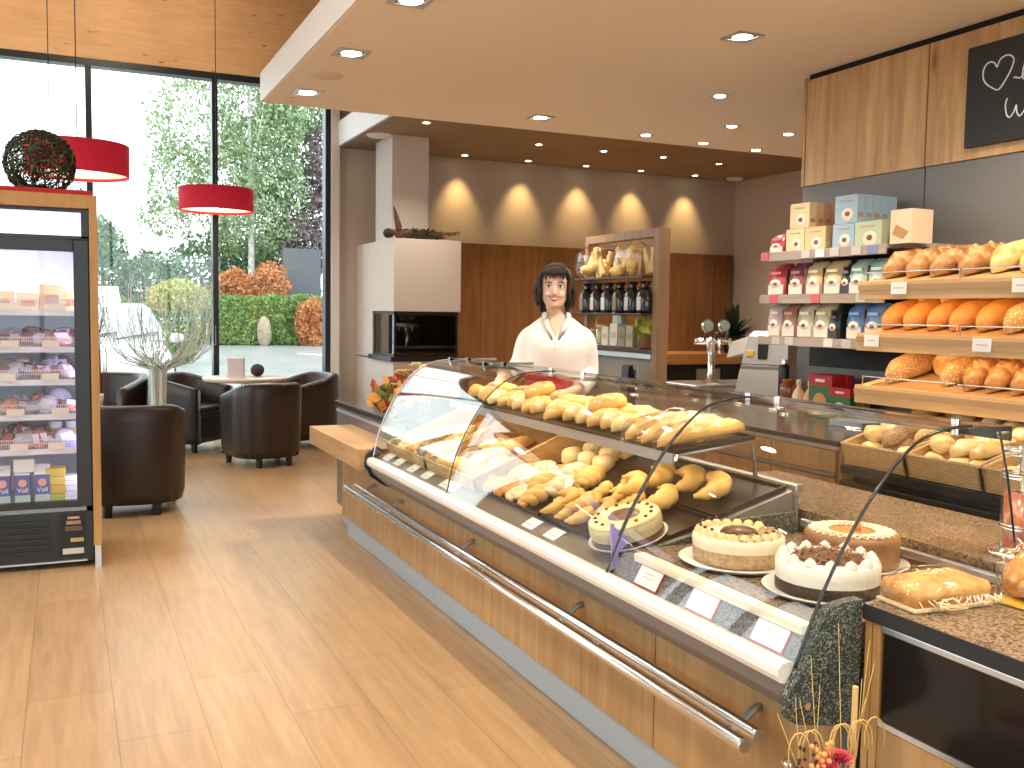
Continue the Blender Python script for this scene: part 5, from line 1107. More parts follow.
    tag(MB().lathe([(0,0),(.045,0),(.048,.12),(.04,.145),(.034,.15),(.034,.17),(0,.17)],20).build('jam_jar',mat('jam',(.22,.05,.02),.2,coat=.6),None,(3.60,4.195,zc)),'dark brown jar tucked behind the pale bottles','jar')
    t = thing('thermos_flask','black flask with steel neck behind the pale bottles','flask',(3.63,4.27,zc)); MB().lathe([(0,0),(.03,0),(.03,.23),(.022,.25),(0,.25)],20).build('body',M['black'],t); MB().cyl(.018,.25,.275,16).build('lid',M['steel'],t)
    red = mat('pack_red',(.55,.02,.02),.4); green = mat('pack_green',(.04,.17,.05),.4); yg = mat('pack_yellowgreen',(.30,.34,.06),.4); wht = mat('pack_picture',(.78,.70,.60),.5); org = mat('pack_orange',(.72,.36,.08),.5)
    def fp(lb,y0,y1,h,x0,x1,pic,body):
        t = thing('food_pack',lb,'food pack',((x0+x1)/2,(y0+y1)/2,zc),0,'red topped food packs'); l=(x1-x0)/2; w=(y1-y0)/2
        MB().box(-l,l,-w,w,0,h*.74,bev=.002).build('carton',body,t); MB().box(-l-.001,l+.001,-w-.001,w+.001,h*.74,h,bev=.002).build('red_top',red,t); MB().ell((-l-.001,0,h*.34),.002,w*.62,h*.24,12,6).build('food_print',pic,t)
        MB().box(-l-.003,-l-.001,-w*.4,w*.4,h*.83,h*.90).build('title_print',M['paper'],t)
    fp('tall green food pack with a red top and an orange food picture',3.745,3.91,.22,3.49,3.53,org,green); fp('second red topped pack behind the tall green one',3.745,3.91,.22,3.535,3.575,org,green); fp('third red topped pack behind the tall green one',3.73,3.91,.22,3.58,3.62,org,green)
    fp('shorter food pack with a red top and a pale food picture',3.585,3.725,.165,3.46,3.50,wht,green); fp('second short red topped pack behind the pale pictured one',3.585,3.725,.165,3.505,3.545,wht,yg); fp('third short red topped pack behind the pale pictured one',3.585,3.725,.165,3.55,3.59,wht,yg)
    tag(B(3.30,3.48,3.34,3.55,zc,zc+.03,bev=.003).build('leaflet_stack',mat('leaflet_blue',(.25,.36,.48),.5)),'blue leaflets lying before the red topped packs','leaflets'); tag(B(3.45,3.50,3.94,4.04,zc,zc+.045,bev=.003).build('place_card',mat('place_card',(.42,.44,.34),.5)),'small pale card in front of the bottles','card')
    # chalkboard with writing
    t = thing('chalkboard','black chalkboard with a drawn heart and handwriting on the oak boards','chalkboard',(3.68,2.55,2.39))
    L = lambda y: (y-2.55)
    MB().box(-.018,.008,L(1.75),L(3.166),2.168-2.39,2.604-2.39,bev=.002).build('board',mat('chalk_black',(.012,.012,.012),.6),t)
    ch = mat('chalk_white',(.80,.80,.78),.8)
    cur = []
    # (px, py) of the writing measured on the board, in metres from its far lower corner: u towards the viewer, v up
    heart = [(.205,.275),(.185,.315),(.150,.325),(.120,.29),(.115,.23),(.135,.175),(.185,.125),(.225,.105),(.27,.17),(.305,.245),(.315,.30),(.295,.335),(.26,.345),(.225,.325),(.207,.275)]
    li = [(.335,.165),(.365,.155),(.395,.20),(.41,.255),(.40,.275),(.385,.25),(.375,.18),(.385,.14),(.41,.135),(.43,.155),(.445,.19),(.445,.15),(.46,.135),(.48,.15)]
    W_ = [(.285,.105),(.275,.055),(.285,-.015),(.305,-.04),(.33,-.01),(.345,.04),(.35,-.01),(.37,-.045),(.40,-.005),(.41,.06),(.42,.10)]
    i_ = [(.425,.03),(.43,-.01),(.445,-.03),(.46,-.01)]
    m = MB()
    def stroke(ps, r=.0032):
        pp = fine([(3.166-.085-(u-.115)*.75, 2.393+(v-.105)*.571-(.045 if max(q[1] for q in ps) < .11 else 0)) for u,v in ps],4); m.tube([(-.0185,a-2.55,b-2.39) for a,b in pp],r,6)
    for s in (heart, li, W_, i_, [(.32,.165),(.335,.168)], [(.437,.075),(.44,.078)], [(.46,.24),(.463,.243)]): stroke(s)
    m.build('chalk_writing',ch,t)
products()
# ------------------------------------------------------------------ bar, shelf unit and small things behind
def back():
    t = thing('bar_counter','dark topped bar counter behind the shelf unit','counter',(4.3,5.6,0)); o = (-4.3,-5.6,0)
    B(3.06,5.5,4.96,6.3,.1,.852).build('body',M['oak'],t,o); B(3.02,5.54,4.93,6.34,.857,.885,bev=.003).build('counter_top',M['dark_stone'],t,o); B(3.1,5.4,5.0,6.2,0,.1).build('plinth',M['greyblue'],t,o)
    # shelf unit
    t = thing('display_shelf_unit','open oak display shelf unit with glass shelves behind the woman','shelf unit',(3.3,5.4,.886)); o = (-3.3,-5.4,-.886)
    fw = wood('unit_oak_grey',(.30,.17,.09),(.42,.26,.15),'z',1,.1,.5)
    for y0,y1 in ((4.935,4.995),(5.80,5.84)): B(3.22,3.30,y0,y1,.886,1.925,bev=.002).build('post',fw,t,o)
    B(3.22,3.30,4.995,5.80,1.875,1.925,bev=.002).build('top_board',fw,t,o)
    for z in (1.640,1.412,1.205): B(3.14,3.30,4.995,5.95,z-.012,z,bev=.002).build('shelf',mat('smoked_shelf',(.045,.038,.032),.15),t,o)
    B(3.285,3.295,5.0,5.80,.90,1.18).build('rear_panel',mat('panel_sand',(.36,.29,.22),.5),t,o); B(3.22,3.24,5.0,5.80,1.135,1.165).build('rail',M['alu'],t,o)
    # bread sticks in clear bags on top
    k = 0
    for b,(yc,n,lb) in enumerate(((5.72,9,'left clear bag of breadsticks and crisp slices on the unit'),(5.20,9,'right clear bag of breadsticks and crisp slices on the unit'))):
        t = thing('crispbread_bag',lb,'bag of crispbread',(3.215,yc,1.641),0,'bags of crispbread'); m = MB(); m2 = MB()
        for i in range(n):
            y = rnd(-.19,.19); a = rnd(-.7,.7); L = rnd(.14,.22); q = T(rnd(-.04,.04),y,.095)@RX(a)@RY(rnd(-.2,.2)); m.box(-.013,.013,-.022,.022,-L/2,L/2,q,bev=.008)
        m.build('breadsticks',K['pale'],t)
        for i in range(8): m2.ell((rnd(-.05,.0),rnd(-.2,.2),rnd(.035,.11)),.03,.05,.035,8,6,fn=lambda p:p*(1+.3*nz(p,40,i)))
        m2.build('crisp_slices',K['gold'],t)
        m3 = MB(); m3.ell((-.01,0,.105),.065,.215,.115,28,18,fn=lambda p:p*(1+.10*nz(p,14,b)+.13*nz(p,48,b)),flat=-.104); m3.build('clear_bag',M['cello'],t)
    # black bags
    for i in range(6):
        y = 5.05+.145*i; t = thing('black_gift_bag','%s black wrapped gift bag from the oak post on the middle shelf'%ORD[i],'gift bag',(3.205,y,1.413),0,'black gift bags'); w = .058
        rings = [[(dx*.04*f,dy*w*f2,z) for dx,dy in ((-1,-.8),(-1.1,0),(-1,.8),(0,1),(1,.8),(1.1,0),(1,-.8),(0,-1))] for z,f,f2 in ((0,.9,.9),(.02,1,1),(.12,1,1.0),(.155,.5,.6),(.165,.3,.4),(.195,.6,.8))]
        MB().loft(rings).build('bag',mat('black_foil',(.012,.012,.014),.18,coat=.5),t); MB().box(-.048,-.043,-.022,.022,.02,.10,bev=.001).build('pale_label',mat('bag_label',((.60,.58,.54),(.5,.47,.42),(.22,.14,.08))[i%3],.5),t)
    # jars, boxes and greenery on the lower shelf
    spec = [(5.06,.05,.05,(.36,.30,.05),.16,'plant'),(5.17,.04,.13,(.38,.32,.20),.13,'box'),(5.26,.04,.12,(.24,.22,.12),.12,'box'),(5.36,.045,.14,(.74,.66,.54),.14,'box'),(5.47,.04,.12,(.76,.66,.52),.12,'box'),(5.58,.035,.13,(.55,.45,.25),.13,'jar'),(5.68,.03,.10,(.40,.38,.20),.1,'jar')]
    for i,(y,w,h,c,_,kd) in enumerate(spec):
        lb = ['yellow green plant pot beside the oak post on the lower shelf','olive carton on the lower shelf next to the plant pot','dark olive carton second from the plant pot','tall white carton in the middle of the lower shelf','white carton left of the tall one on the lower shelf','golden jar near the woman on the lower shelf','green jar closest to the woman on the lower shelf'][i]
        if kd == 'plant':
            t = thing('potted_plant',lb,'plant',(3.21,y,1.206)); MB().cyl(.035,0,.06,14,r2=.045).build('pot',mat('pot_brown',(.20,.09,.04),.6),t); leaves(140,blob(0,0,.12,.05,.06,.07,.2),.028).build('foliage',mat('leaf_yg',(.36,.34,.05),.6),t,fix=False)
        elif kd == 'box': t = thing('gift_carton',lb,'box',(3.21,y,1.206),0,'cartons on the lower unit shelf'); B(-.04,.04,-w,w,0,h,bev=.002).build('carton',mat('carton',c,.5),t); B(-.0415,-.04,-w*.6,w*.6,h*.35,h*.6).build('label',mat('carton_label',tuple(x*.7 for x in c),.5),t)
        else: t = thing('preserve_jar',lb,'jar',(3.21,y,1.206),0,'jars on the lower unit shelf'); MB().lathe([(0,0),(w,0),(w*1.05,.01),(w*1.05,h*.75),(w*.8,h*.86),(0,h*.86)],18).build('glass_jar',mat('jar_fill',c,.15,coat=.6),t); MB().cyl(w*.9,h*.86,h,18).build('lid',mat('jar_lid',(.50,.36,.15),.35,.5),t)
    t = thing('preserve_jar','round tin with pale lid standing on the cartons','tin',(3.21,5.355,1.346+.0015)); MB().cyl(.045,0,.055,20).build('tin',mat('tin_green',(.42,.44,.34),.35,.3),t); MB().cyl(.047,.055,.068,20).build('lid',mat('tin_lid',(.62,.58,.46),.35),t)
    t = thing('card_terminal','small dark payment terminal standing under the shelf unit','terminal',(3.16,5.14,.886),R(90)); MB().prism([(-.03,0),(.04,0),(.03,.20),(.0,.21)],-.04,.04,'x').build('housing',M['black'],t); MB().box(-.03,.03,-.032,-.024,.11,.18).build('screen',mat('screen_blue',(.12,.18,.28),.2),t)
    # beer tap
    t = thing('beer_tap','chrome beer tap tower with two round dials','beer tap',(4.42,6.02,.886)); m = MB(); m.lathe([(0,0),(.075,0),(.07,.02),(.03,.05),(.026,.10),(.026,.34),(0,.34)],20); m.build('column',M['chrome'],t); m = MB(); m.tube([(-.16,-.01,.33),(.16,-.01,.33)],.026,14); m.build('crossbar',M['chrome'],t)
    for x in (-.10,0,.10):
        m = MB(); m.tube([(x,-.03,.33),(x,-.09,.33),(x,-.10,.24)],[.014,.014,.010],10); m.build('spout',M['chrome'],t); MB().tube([(x,-.05,.34),(x,-.06,.40)],[.008,.012],8).build('lever',M['black'],t)
    for x in (-.07,.08):
        MB().cyl(.048,-.012,.012,24,M=T(x,-.04,.445)@RX(PI/2)).build('dial',M['steel'],t); MB().cyl(.041,0,.003,24,M=T(x,-.052,.445)@RX(PI/2)).build('dial_face',mat('dial_face',(.14,.17,.14),.3),t)
    # drip tray
    tag(B(4.1,5.0,5.75,6.25,.886,.905,bev=.006).build('drip_tray',M['steel']),'flat steel drip tray in front of the beer tap','drip tray')
    # bread slicer
    t = thing('bread_slicer','grey bread slicing machine with a side chute on the bar','bread slicer',(4.25,5.16,.886),R(-62)); t.scale = (1.1,1.1,1.08); gm = mat('machine_grey',(.42,.43,.45),.35,.2)
    m = MB(); m.loft([[(-.16,-.11,0),(.16,-.11,0),(.16,.18,0),(-.16,.18,0)],[(-.145,-.10,.12),(.16,-.10,.12),(.16,.18,.12),(-.145,.18,.12)],[(-.10,-.07,.36),(.15,-.07,.36),(.15,.17,.36),(-.10,.17,.36)],[(-.08,-.04,.39),(.14,-.04,.39),(.14,.16,.39),(-.08,.16,.39)]],smooth=False); m.build('housing',gm,t)
    MB().box(-.03,.03,-.092,-.075,.22,.34,bev=.003).build('black_slot',M['black'],t); MB().box(-.10,-.055,-.092,-.078,.235,.27,bev=.002).build('yellow_sticker',mat('sticker_yellow',(.70,.45,.05),.5),t); MB().prism([(-.25,.22),(-.11,.26),(-.10,.36),(-.22,.32)],-.05,.10,'y').build('side_chute',mat('chute_pale',(.58,.56,.54),.4),t); MB().box(-.145,.15,-.106,-.098,.185,.19).build('joint',M['blackm'],t)
    # far sideboard
    t = thing('oak_sideboard','oak topped sideboard with dark front against the far panelled wall','sideboard',(7.1,10.4,0)); o = (-7.1,-10.4,0)
    B(6.0,8.38,10.05,10.95,.80,.93,bev=.004).build('top_board',wood('sideboard_oak',(.42,.18,.05),(.55,.26,.08),'x',1,.2,.4),t,o); B(6.05,8.36,10.12,10.94,.08,.80).build('front',M['blackm'],t,o); B(6.1,8.3,10.2,10.9,0,.08).build('plinth',M['blackm'],t,o)
    tag(B(7.20,7.55,10.085,10.118,.60,.74,bev=.004).build('socket_panel',mat('socket_beige',(.36,.33,.26),.5)),'small beige panel on the dark sideboard front','panel')
    t = thing('potted_palm','dark green potted plant on the far sideboard','plant',(7.93,10.32,.93)); MB().cyl(.12,0,.22,18,r2=.15).build('pot',M['blackm'],t)
    m = MB()
    for i in range(110):
        a = rnd(0,2*PI); e = rnd(.0,1.4); L = rnd(.26,.62)*(.62+.38*math.sin(e)); d = Vector((math.cos(a)*math.cos(e),math.sin(a)*math.cos(e)*.8,math.sin(e))); s = Vector((-math.sin(a),math.cos(a),0)); p0 = Vector((0,0,.2)); pts = [p0+d*L*t+Vector((0,0,-.22*t*t*L)) for t in (0,.35,.7,1)]
        for q in range(3):
            w0, w1 = (.008,.034,.026,.003)[q],(.008,.034,.026,.003)[q+1]; m.add([pts[q]-s*w0,pts[q]+s*w0,pts[q+1]+s*w1,pts[q+1]-s*w1],[(0,1,2,3)])
    m.build('foliage',mat('palm_leaf',(.025,.05,.018),.5),t,fix=False)
back()
# ------------------------------------------------------------------ things on the granite counter and flowers
def front_things():
    z = .7715
    t = thing('bagged_cake','golden loaf cake in a clear bag tied with ribbon on the granite counter','cake',(1.752,1.535,z),R(-4)); t.scale = (.88,.80,.80)
    m = MB(); m.loft([[(-.115,-.065,.012),(.115,-.065,.012),(.115,.065,.012),(-.115,.065,.012)],[(-.12,-.07,.05),(.12,-.07,.05),(.12,.07,.05),(-.12,.07,.05)],[(-.115,-.062,.068),(.115,-.062,.068),(.115,.062,.068),(-.115,.062,.068)],[(-.07,-.03,.082),(.07,-.03,.082),(.07,.03,.082),(-.07,.03,.082)]]); m.v = [(x,y,zz+.006*nz((x,y,zz),30)) for x,y,zz in m.v]; m.build('loaf_cake',crust('loaf_cake_crust',[(.50,.20,.05),(.66,.34,.10),(.74,.46,.18)],14,.7,.6),t)
    MB().box(-.125,.125,-.075,.075,0,.010,bev=.003).build('carton_base',mat('cake_card',(.72,.56,.34),.6),t)
    m = MB(); m.ell((0,0,.045),.150,.094,.058,40,20,fn=lambda p:p*(1+.05*nz(p,30)+.09*nz(p,75)),flat=-.043); m.build('clear_bag',M['cello'],t)
    m = MB()
    for i in range(7): a = rnd(-1.2,1.2); m.tube([(-.06,-.07,.02),(-.06+.03*math.cos(a*2),-.10,.03+.02*math.sin(a*3)),(-.03+.05*rnd(-1,1),-.105,.012)],.0028,5)
    m.build('ribbon',mat('ribbon_gold',(.80,.62,.34),.4),t)
    m = MB()
    for i in range(26): x = rnd(-.13,.13); m.tube([(x,-.085,.008),(x+rnd(-.02,.02),-.098,.02),(x+rnd(-.03,.03),-.088,.038)],.0013,4)
    m.build('bag_creases',mat('crease_white',(.85,.78,.66),.3),t)
    t = thing('bagged_plait','bagged plaited loaf in yellow wrapping at the right edge of the picture','bread loaf',(2.03,1.475,z),R(12)); t.scale = (.85,.85,.85)
    m = twistMB(.30,.062,2.5); m.build('plaited_loaf',K['gold_d'],t); m = loafMB(.36,.20,.145,3,0,0,.12,2.4,26,30); m.v = [(x*(1+.05*nz((x,y,z),60)),y*(1+.1*nz((x,y,z),60,2)),z*(1+.1*nz((x,y,z),60,5))) for x,y,z in m.v]; m.build('clear_bag',M['cello'],t,(0,0,-.002))
    MB().prism([(-.18,-.06),(-.08,-.105),(-.02,-.09),(-.10,.06),(-.17,.07)],.001,.006,'z').build('yellow_wrapper',mat('wrapper_yellow',(.80,.52,.08),.4),t)
    MB().ell((-.11,-.05,.05),.06,.04,.05,14,8).build('yellow_label',mat('label_yellow',(.82,.56,.10),.35),t)
    # chrome and glass water dispenser standing beside the case
    t = thing('chrome_dispenser','tall clear cylinder dispenser with chrome rings and centre tube','dispenser',(2.30,1.735,.781)); t.scale = (.9,.9,.84)
    MB().lathe([(.0,.0),(.10,.0),(.10,.012),(.075,.02),(.066,.03)],32).build('base',M['chrome'],t); MB().lathe([(.068,.03),(.068,.335)],32).build('cylinder',M['glass'],t); MB().cyl(.022,.02,.335,20).build('centre_tube',M['chrome'],t)
    for zz in (.085,.095,.245,.255,.318): MB().lathe([(.069,zz),(.072,zz+.003),(.069,zz+.006)],32).build('ring',M['chrome'],t)
    MB().lathe([(.070,.33),(.074,.334),(.072,.345),(.05,.352),(0,.352)],32).build('lid',M['chrome'],t)
    MB().lathe([(.030,.03),(.03,.20),(.06,.20),(.06,.03)],24).build('red_reflection',mat('red_reflection_tint',(.42,.12,.06),.2,coat=.4),t)  # red reflections in the cylinder, modelled as a solid red ring
    tag(MB().tube([(2.17,1.585,.776),(2.17,1.50,.776),(2.17,1.50,.80),(2.17,1.585,.80)],.003,6).build('wire_hook',M['steel']),'small bent steel wire at the corner of the granite counter','wire hook')
    # autumn bouquet beyond the case
    t = thing('autumn_bouquet','autumn bouquet with cream and peach blooms on the side counter','bouquet',(1.74,5.28,.807))
    MB().lathe([(0,0),(.08,0),(.10,.06),(.09,.10),(.08,.10),(.0,.03)],20).build('bowl',M['blackm'],t)
    fl = [(.62,.22,.10),(.72,.52,.26),(.78,.70,.48),(.60,.30,.14),(.42,.40,.14)]
    pos = [(-.06,-.05,.17,2),(-.01,.0,.24,1),(.09,.03,.28,2),(.03,-.05,.20,0),(-.11,.02,.14,0),(.11,-.03,.19,4),(.05,.05,.24,1),(-.05,.06,.20,3),(.0,-.07,.13,4),(.14,.02,.23,2)]
    for (x,y,zz,c) in pos:
        b = MB()
        for i in range(26):
            a = i*2.4; e = .2+1.2*i/26; r = .042*(1-.6*i/26); d = Vector((math.cos(a)*math.cos(e),math.sin(a)*math.cos(e),math.sin(e))); s = Vector((-math.sin(a),math.cos(a),0))*.013; c0 = Vector((x,y,zz)); b.add([c0+d*.006-s*.4,c0+d*r-s,c0+d*r*1.15,c0+d*r+s,c0+d*.006+s*.4],[(0,1,2,3,4)])
        b.build('bloom',mat('bloom',fl[c],.6),t,fix=False)
    for nm,c,n,sp in (('autumn_leaves',(.55,.25,.04),120,(.20,.12,.10)),('red_leaves',(.40,.06,.03),70,(.17,.10,.09)),('green_leaves',(.14,.18,.05),70,(.15,.10,.11))):
        leaves(n,blob(-.03,-.02,.12,*sp,.2),.035).build(nm,mat('leaf_'+nm,c,.6),t,fix=False)
    m = MB(); [m.tube([(0,0,.05),(rnd(-.1,.12),rnd(-.06,.06),.2)],.003,4) for i in range(14)]; m.build('stems',mat('stem',(.12,.16,.05),.7),t)
    # dried flower arrangement at the lower edge
    t = thing('dried_flower_arrangement','dried grasses with a pink bloom at the lower edge of the picture','flower arrangement',(1.34,1.43,0))
    MB().lathe([(0,0),(.09,0),(.12,.2),(.13,.44),(.12,.44),(.10,.2),(0,.03)],24).build('vase',mat('vase_brown',(.10,.06,.04),.5),t)
    gr = MB(); mt = mat('dry_grass',(.62,.42,.14),.7)
    for i in range(11):
        x = rnd(-.09,.12); L = rnd(.60,.72) if i%3 else rnd(.66,.80); gr.tube([(x*.4,rnd(-.02,.02),.38),(x*.8,0,.52),(x+rnd(-.03,.02),rnd(-.02,.02),L)],[.0012,.0011,.0006],4)
    gr.build('grass_blades',mt,t)
    c = MB()
    for i in range(9):
        x0 = rnd(-.08,.12); pts = [(x0+.035*math.cos(a)*(1-.05*q),-.02,.56+.045*math.sin(a)) for q,a in enumerate([R(v) for v in range(-30,240,27)])]; c.tube(pts,.0016,4)
    c.build('curled_tendrils',mt,t)
    MB().cyl(.006,.45,.665,10,(.085,0,0)).build('cane',mat('cane',(.66,.46,.18),.6),t)
    for (x,y,zz,s) in ((-.005,-.03,.515,.032),(.03,-.02,.53,.03),(-.045,-.03,.51,.026)):
        b = MB()
        for i in range(24):
            a = i*2.4; e = .1+1.3*i/24; r = s*(1-.5*i/24); d = Vector((math.cos(a)*math.cos(e),math.sin(a)*math.cos(e),math.sin(e))); q = Vector((-math.sin(a),math.cos(a),0))*s*.35; c0 = Vector((x,y,zz)); b.add([c0+d*.004-q*.4,c0+d*r-q,c0+d*r*1.2,c0+d*r+q,c0+d*.004+q*.4],[(0,1,2,3,4)])
        b.build('pink_bloom',mat('pink_petal',(.62,.08,.13),.6),t,fix=False)
    b = MB(); [b.ell((-.06+rnd(-.03,.03),-.03,.565+rnd(-.03,.03)),.004,.004,.004,6,4) for i in range(14)]; b.build('dark_berries',mat('berries',(.06,.01,.01),.3),t)
    b = MB(); [b.ell((-.03+rnd(-.02,.03),-.03,.55+rnd(-.02,.03)),.006,.006,.006,6,4) for i in range(16)]; b.build('orange_florets',mat('florets',(.75,.35,.12),.6),t)
front_things()
# ------------------------------------------------------------------ the shop assistant
def remeshed(mb, voxel, smooth_it=4):
    me = bpy.data.meshes.new('tmp'); me.from_pydata(mb.v, [], mb.f)
    bm = bmesh.new(); bm.from_mesh(me); bmesh.ops.recalc_face_normals(bm, faces=bm.faces[:]); bm.to_mesh(me); bm.free()
    o = bpy.data.objects.new('tmp', me); C.objects.link(o)
    r = o.modifiers.new('r','REMESH'); r.mode = 'VOXEL'; r.voxel_size = voxel; r.use_smooth_shade = True
    s = o.modifiers.new('s','SMOOTH'); s.iterations = smooth_it; s.factor = .5
    dg = bpy.context.evaluated_depsgraph_get(); out = bpy.data.meshes.new_from_object(o.evaluated_get(dg))
    bpy.data.objects.remove(o); bpy.data.meshes.remove(me); return out
def ovring(z, w, f, b, n=24, cx=0.0, pw=.9):
    cy = (f+b)/2; d = (b-f)/2
    return [(cx+w*math.copysign(abs(math.cos(2*PI*j/n))**pw,math.cos(2*PI*j/n)), cy+d*math.copysign(abs(math.sin(2*PI*j/n))**pw,math.sin(2*PI*j/n)), z) for j in range(n)]
TORSO = [(.86,.168,-.105,.105),(.95,.165,-.10,.10),(1.03,.145,-.098,.085),(1.09,.142,-.116,.08),(1.16,.152,-.130,.085),(1.215,.159,-.136,.092),(1.26,.158,-.128,.098),(1.31,.150,-.098,.10),(1.345,.122,-.075,.09),(1.372,.088,-.055,.07),(1.39,.065,-.048,.055)]
ARM_L = [(-.108,.012,1.302),(-.158,.015,1.255),(-.203,.02,1.12),(-.262,-.10,1.075),(-.305,-.215,1.02)]     # viewer's left
ARM_R = [(.112,.012,1.302),(.162,.02,1.250),(.186,.035,1.085),(.150,-.09,1.02),(.065,-.20,.985)]
def arm_r(k): return [(.036+k),(.044+k),(.038+k),(.035+k),(.026+k)]
def spline(ps, rs, k=6):
    a = fine([(p[0],p[1]) for p in ps],k); b = fine([(p[2],r) for p,r in zip(ps,rs)],k)
    return [Vector((p[0],p[1],q[0])) for p,q in zip(a,b)],[q[1] for q in b]
def _dense(t, k=4):
    a = fine([(q[0],q[1]) for q in t],k); b = fine([(q[2],q[3]) for q in t],k); return [(p[0],p[1],q[0],q[1]) for p,q in zip(a,b)]
TORSO = _dense(TORSO)
def person():
    t = thing('person','dark haired woman in a white blouse and red apron smiling behind the counter','person',(2.42,4.70,0),R(-27.2))
    skin = mat('skin',(.74,.47,.35),.45,sss=.12,var=.04,vscale=20); hairm = mat('hair_dark',(.022,.012,.009),.4,bump=.5,bscale=260)
    hz = 1.432; hx = -.012
    HEAD = [(.0,.026,-.084,-.03),(.012,.040,-.092,-.012),(.032,.054,-.094,.015),(.055,.063,-.094,.05),(.085,.069,-.095,.080),(.115,.073,-.093,.094),(.145,.075,-.091,.098),(.175,.069,-.078,.090),(.198,.050,-.052,.066),(.211,.024,-.02,.035)]
    m = MB()
    m.loft([ovring(hz+z,w,f,b,24,hx,.95) for z,w,f,b in [(z*1.03,w*1.07,f*1.02,b) for z,w,f,b in HEAD]])
    m.ell((hx,-.100,hz+.079),.0135,.018,.012,10,8); m.tube([(hx,-.092,hz+.112),(hx,-.104,hz+.085)],[.008,.011],8)          # nose
    m.ell((hx,-.086,hz+.018),.024,.016,.016,10,8); [m.ell((hx+s*.036,-.078,hz+.070),.022,.018,.018,10,8) for s in (-1,1)]     # chin, cheeks
    [m.ell((hx+s*.076,.005,hz+.092),.010,.018,.030,8,8) for s in (-1,1)]
    m.tube([(0,.025,1.34),(0,.012,1.40),(hx,.005,1.47)],[.062,.052,.052],16)
    m.loft([ovring(z,w,f,b) for z,w,f,b in TORSO])
    for arm in (ARM_L,ARM_R):
        p,r = spline(arm,arm_r(0)); m.tube(p,r,14)
    for s in (-1,1): m.tube([(s*.085,0,.93),(s*.088,0,.70),(s*.085,.005,.48),(s*.085,.01,.28),(s*.085,.015,.09)],[.088,.078,.056,.052,.036],14); m.ell((s*.085,-.05,.04),.042,.12,.04,12,8)
    def hand(w, d, up, side):
        d = Vector(d).normalized(); up = Vector(up).normalized(); sx = d.cross(up).normalized()*side; w = Vector(w)
        for q in range(4): m.ell(w+d*(.028+.014*q)+sx*0,.020,.026,.016,10,6) if q == 0 else None
        m.tube([w,w+d*.03,w+d*.075],[.024,.030,.034],12)
        for q,(off,L) in enumerate(((-.027,.066),(-.009,.076),(.009,.070),(.026,.054))):
            b = w+d*.078+sx*off; m.tube([b-d*.02,b,b+d*L*.42-up*.006,b+d*L*.75-up*.022,b+d*L*.92-up*.042],[.0105,.0105,.0095,.0085,.007],8)
        b = w+d*.035-sx*.026; m.tube([b,b-sx*.022+d*.022-up*.006,b-sx*.030+d*.048-up*.016,b-sx*.026+d*.066-up*.028],[.013,.012,.010,.008],8)
    hand((-.305,-.215,1.02),(-.22,-.62,-.10),(.1,-.2,.95),1); hand((.065,-.20,.985),(-.50,-.55,-.12),(.1,-.2,.95),-1)
    body = remeshed(m,.0058,3); body.materials.clear(); body.materials.append(skin); body.name = 'body'; link('body',body,t)
    # face
    white = mat('eye_white',(.80,.78,.74),.2); iris = mat('iris',(.05,.03,.02),.1); lip = mat('lips',(.48,.10,.09),.35); teeth = mat('teeth',(.86,.83,.78),.25)
    for s in (-1,1):
        e = MB().ell((hx+s*.032,-.0885,hz+.116),.0135,.008,.0072,12,8).build('eye',white,t); MB().ell((hx+s*.032-.001,-.0950,hz+.116),.0062,.004,.0062,10,8).build('iris',iris,e)
        MB().tube([(hx+s*.015,-.0965,hz+.133),(hx+s*.034,-.0975,hz+.140),(hx+s*.054,-.087,hz+.133)],[.0026,.0036,.002],6).build('eyebrow',hairm,t)
        MB().tube([(hx+s*.018,-.095,hz+.118),(hx+s*.032,-.0975,hz+.1245),(hx+s*.047,-.089,hz+.119)],[.0014,.0024,.0014],6).build('eyelid',hairm,t)
    arc = lambda dz,w,y0,c: [(hx+w*q,y0+.010*q*q,hz+dz+c*q*q) for q in (-1,-.66,-.33,0,.33,.66,1)]
    mt_ = MB(); mt_.loft([arc(.0565,.027,-.1010,.007),arc(.0440,.023,-.1005,.015)],caps=False,closed=False); mt_.build('teeth',teeth,t)
    MB().tube(arc(.0585,.032,-.1010,.007),[.001,.0028,.0034,.003,.0034,.0028,.001],6).build('upper_lip',lip,t); MB().tube(arc(.0415,.030,-.1000,.018),[.001,.003,.004,.0044,.004,.003,.001],6).build('lower_lip',lip,t)
    # hair: cap with an open face, locks and fringe
    m = MB(); c = Vector((hx,.012,hz+.122))
    ns, nk = 40, 16; vs = []; fs = []
    for i in range(nk+1):
        ph = PI/2-(PI*.80)*i/nk
        for j in range(ns):
            a = 2*PI*j/ns; p = Vector((.093*math.cos(ph)*math.cos(a),.117*math.cos(ph)*math.sin(a),.117*math.sin(ph))); p *= 1+.035*math.sin(a*11+i*.3)+.05*nz(p,25); vs.append(c+p)
    for i in range(nk):
        for j in range(ns):
            a = (2*PI*(j+.5)/ns-1.5*PI+PI) % (2*PI)-PI; z = vs[i*ns+j].z-hz
            if abs(a) < 1.12 and z < .178: continue
            fs.append((i*ns+j,i*ns+(j+1)%ns,(i+1)*ns+(j+1)%ns,(i+1)*ns+j))
    m.add(vs,fs,None,True)
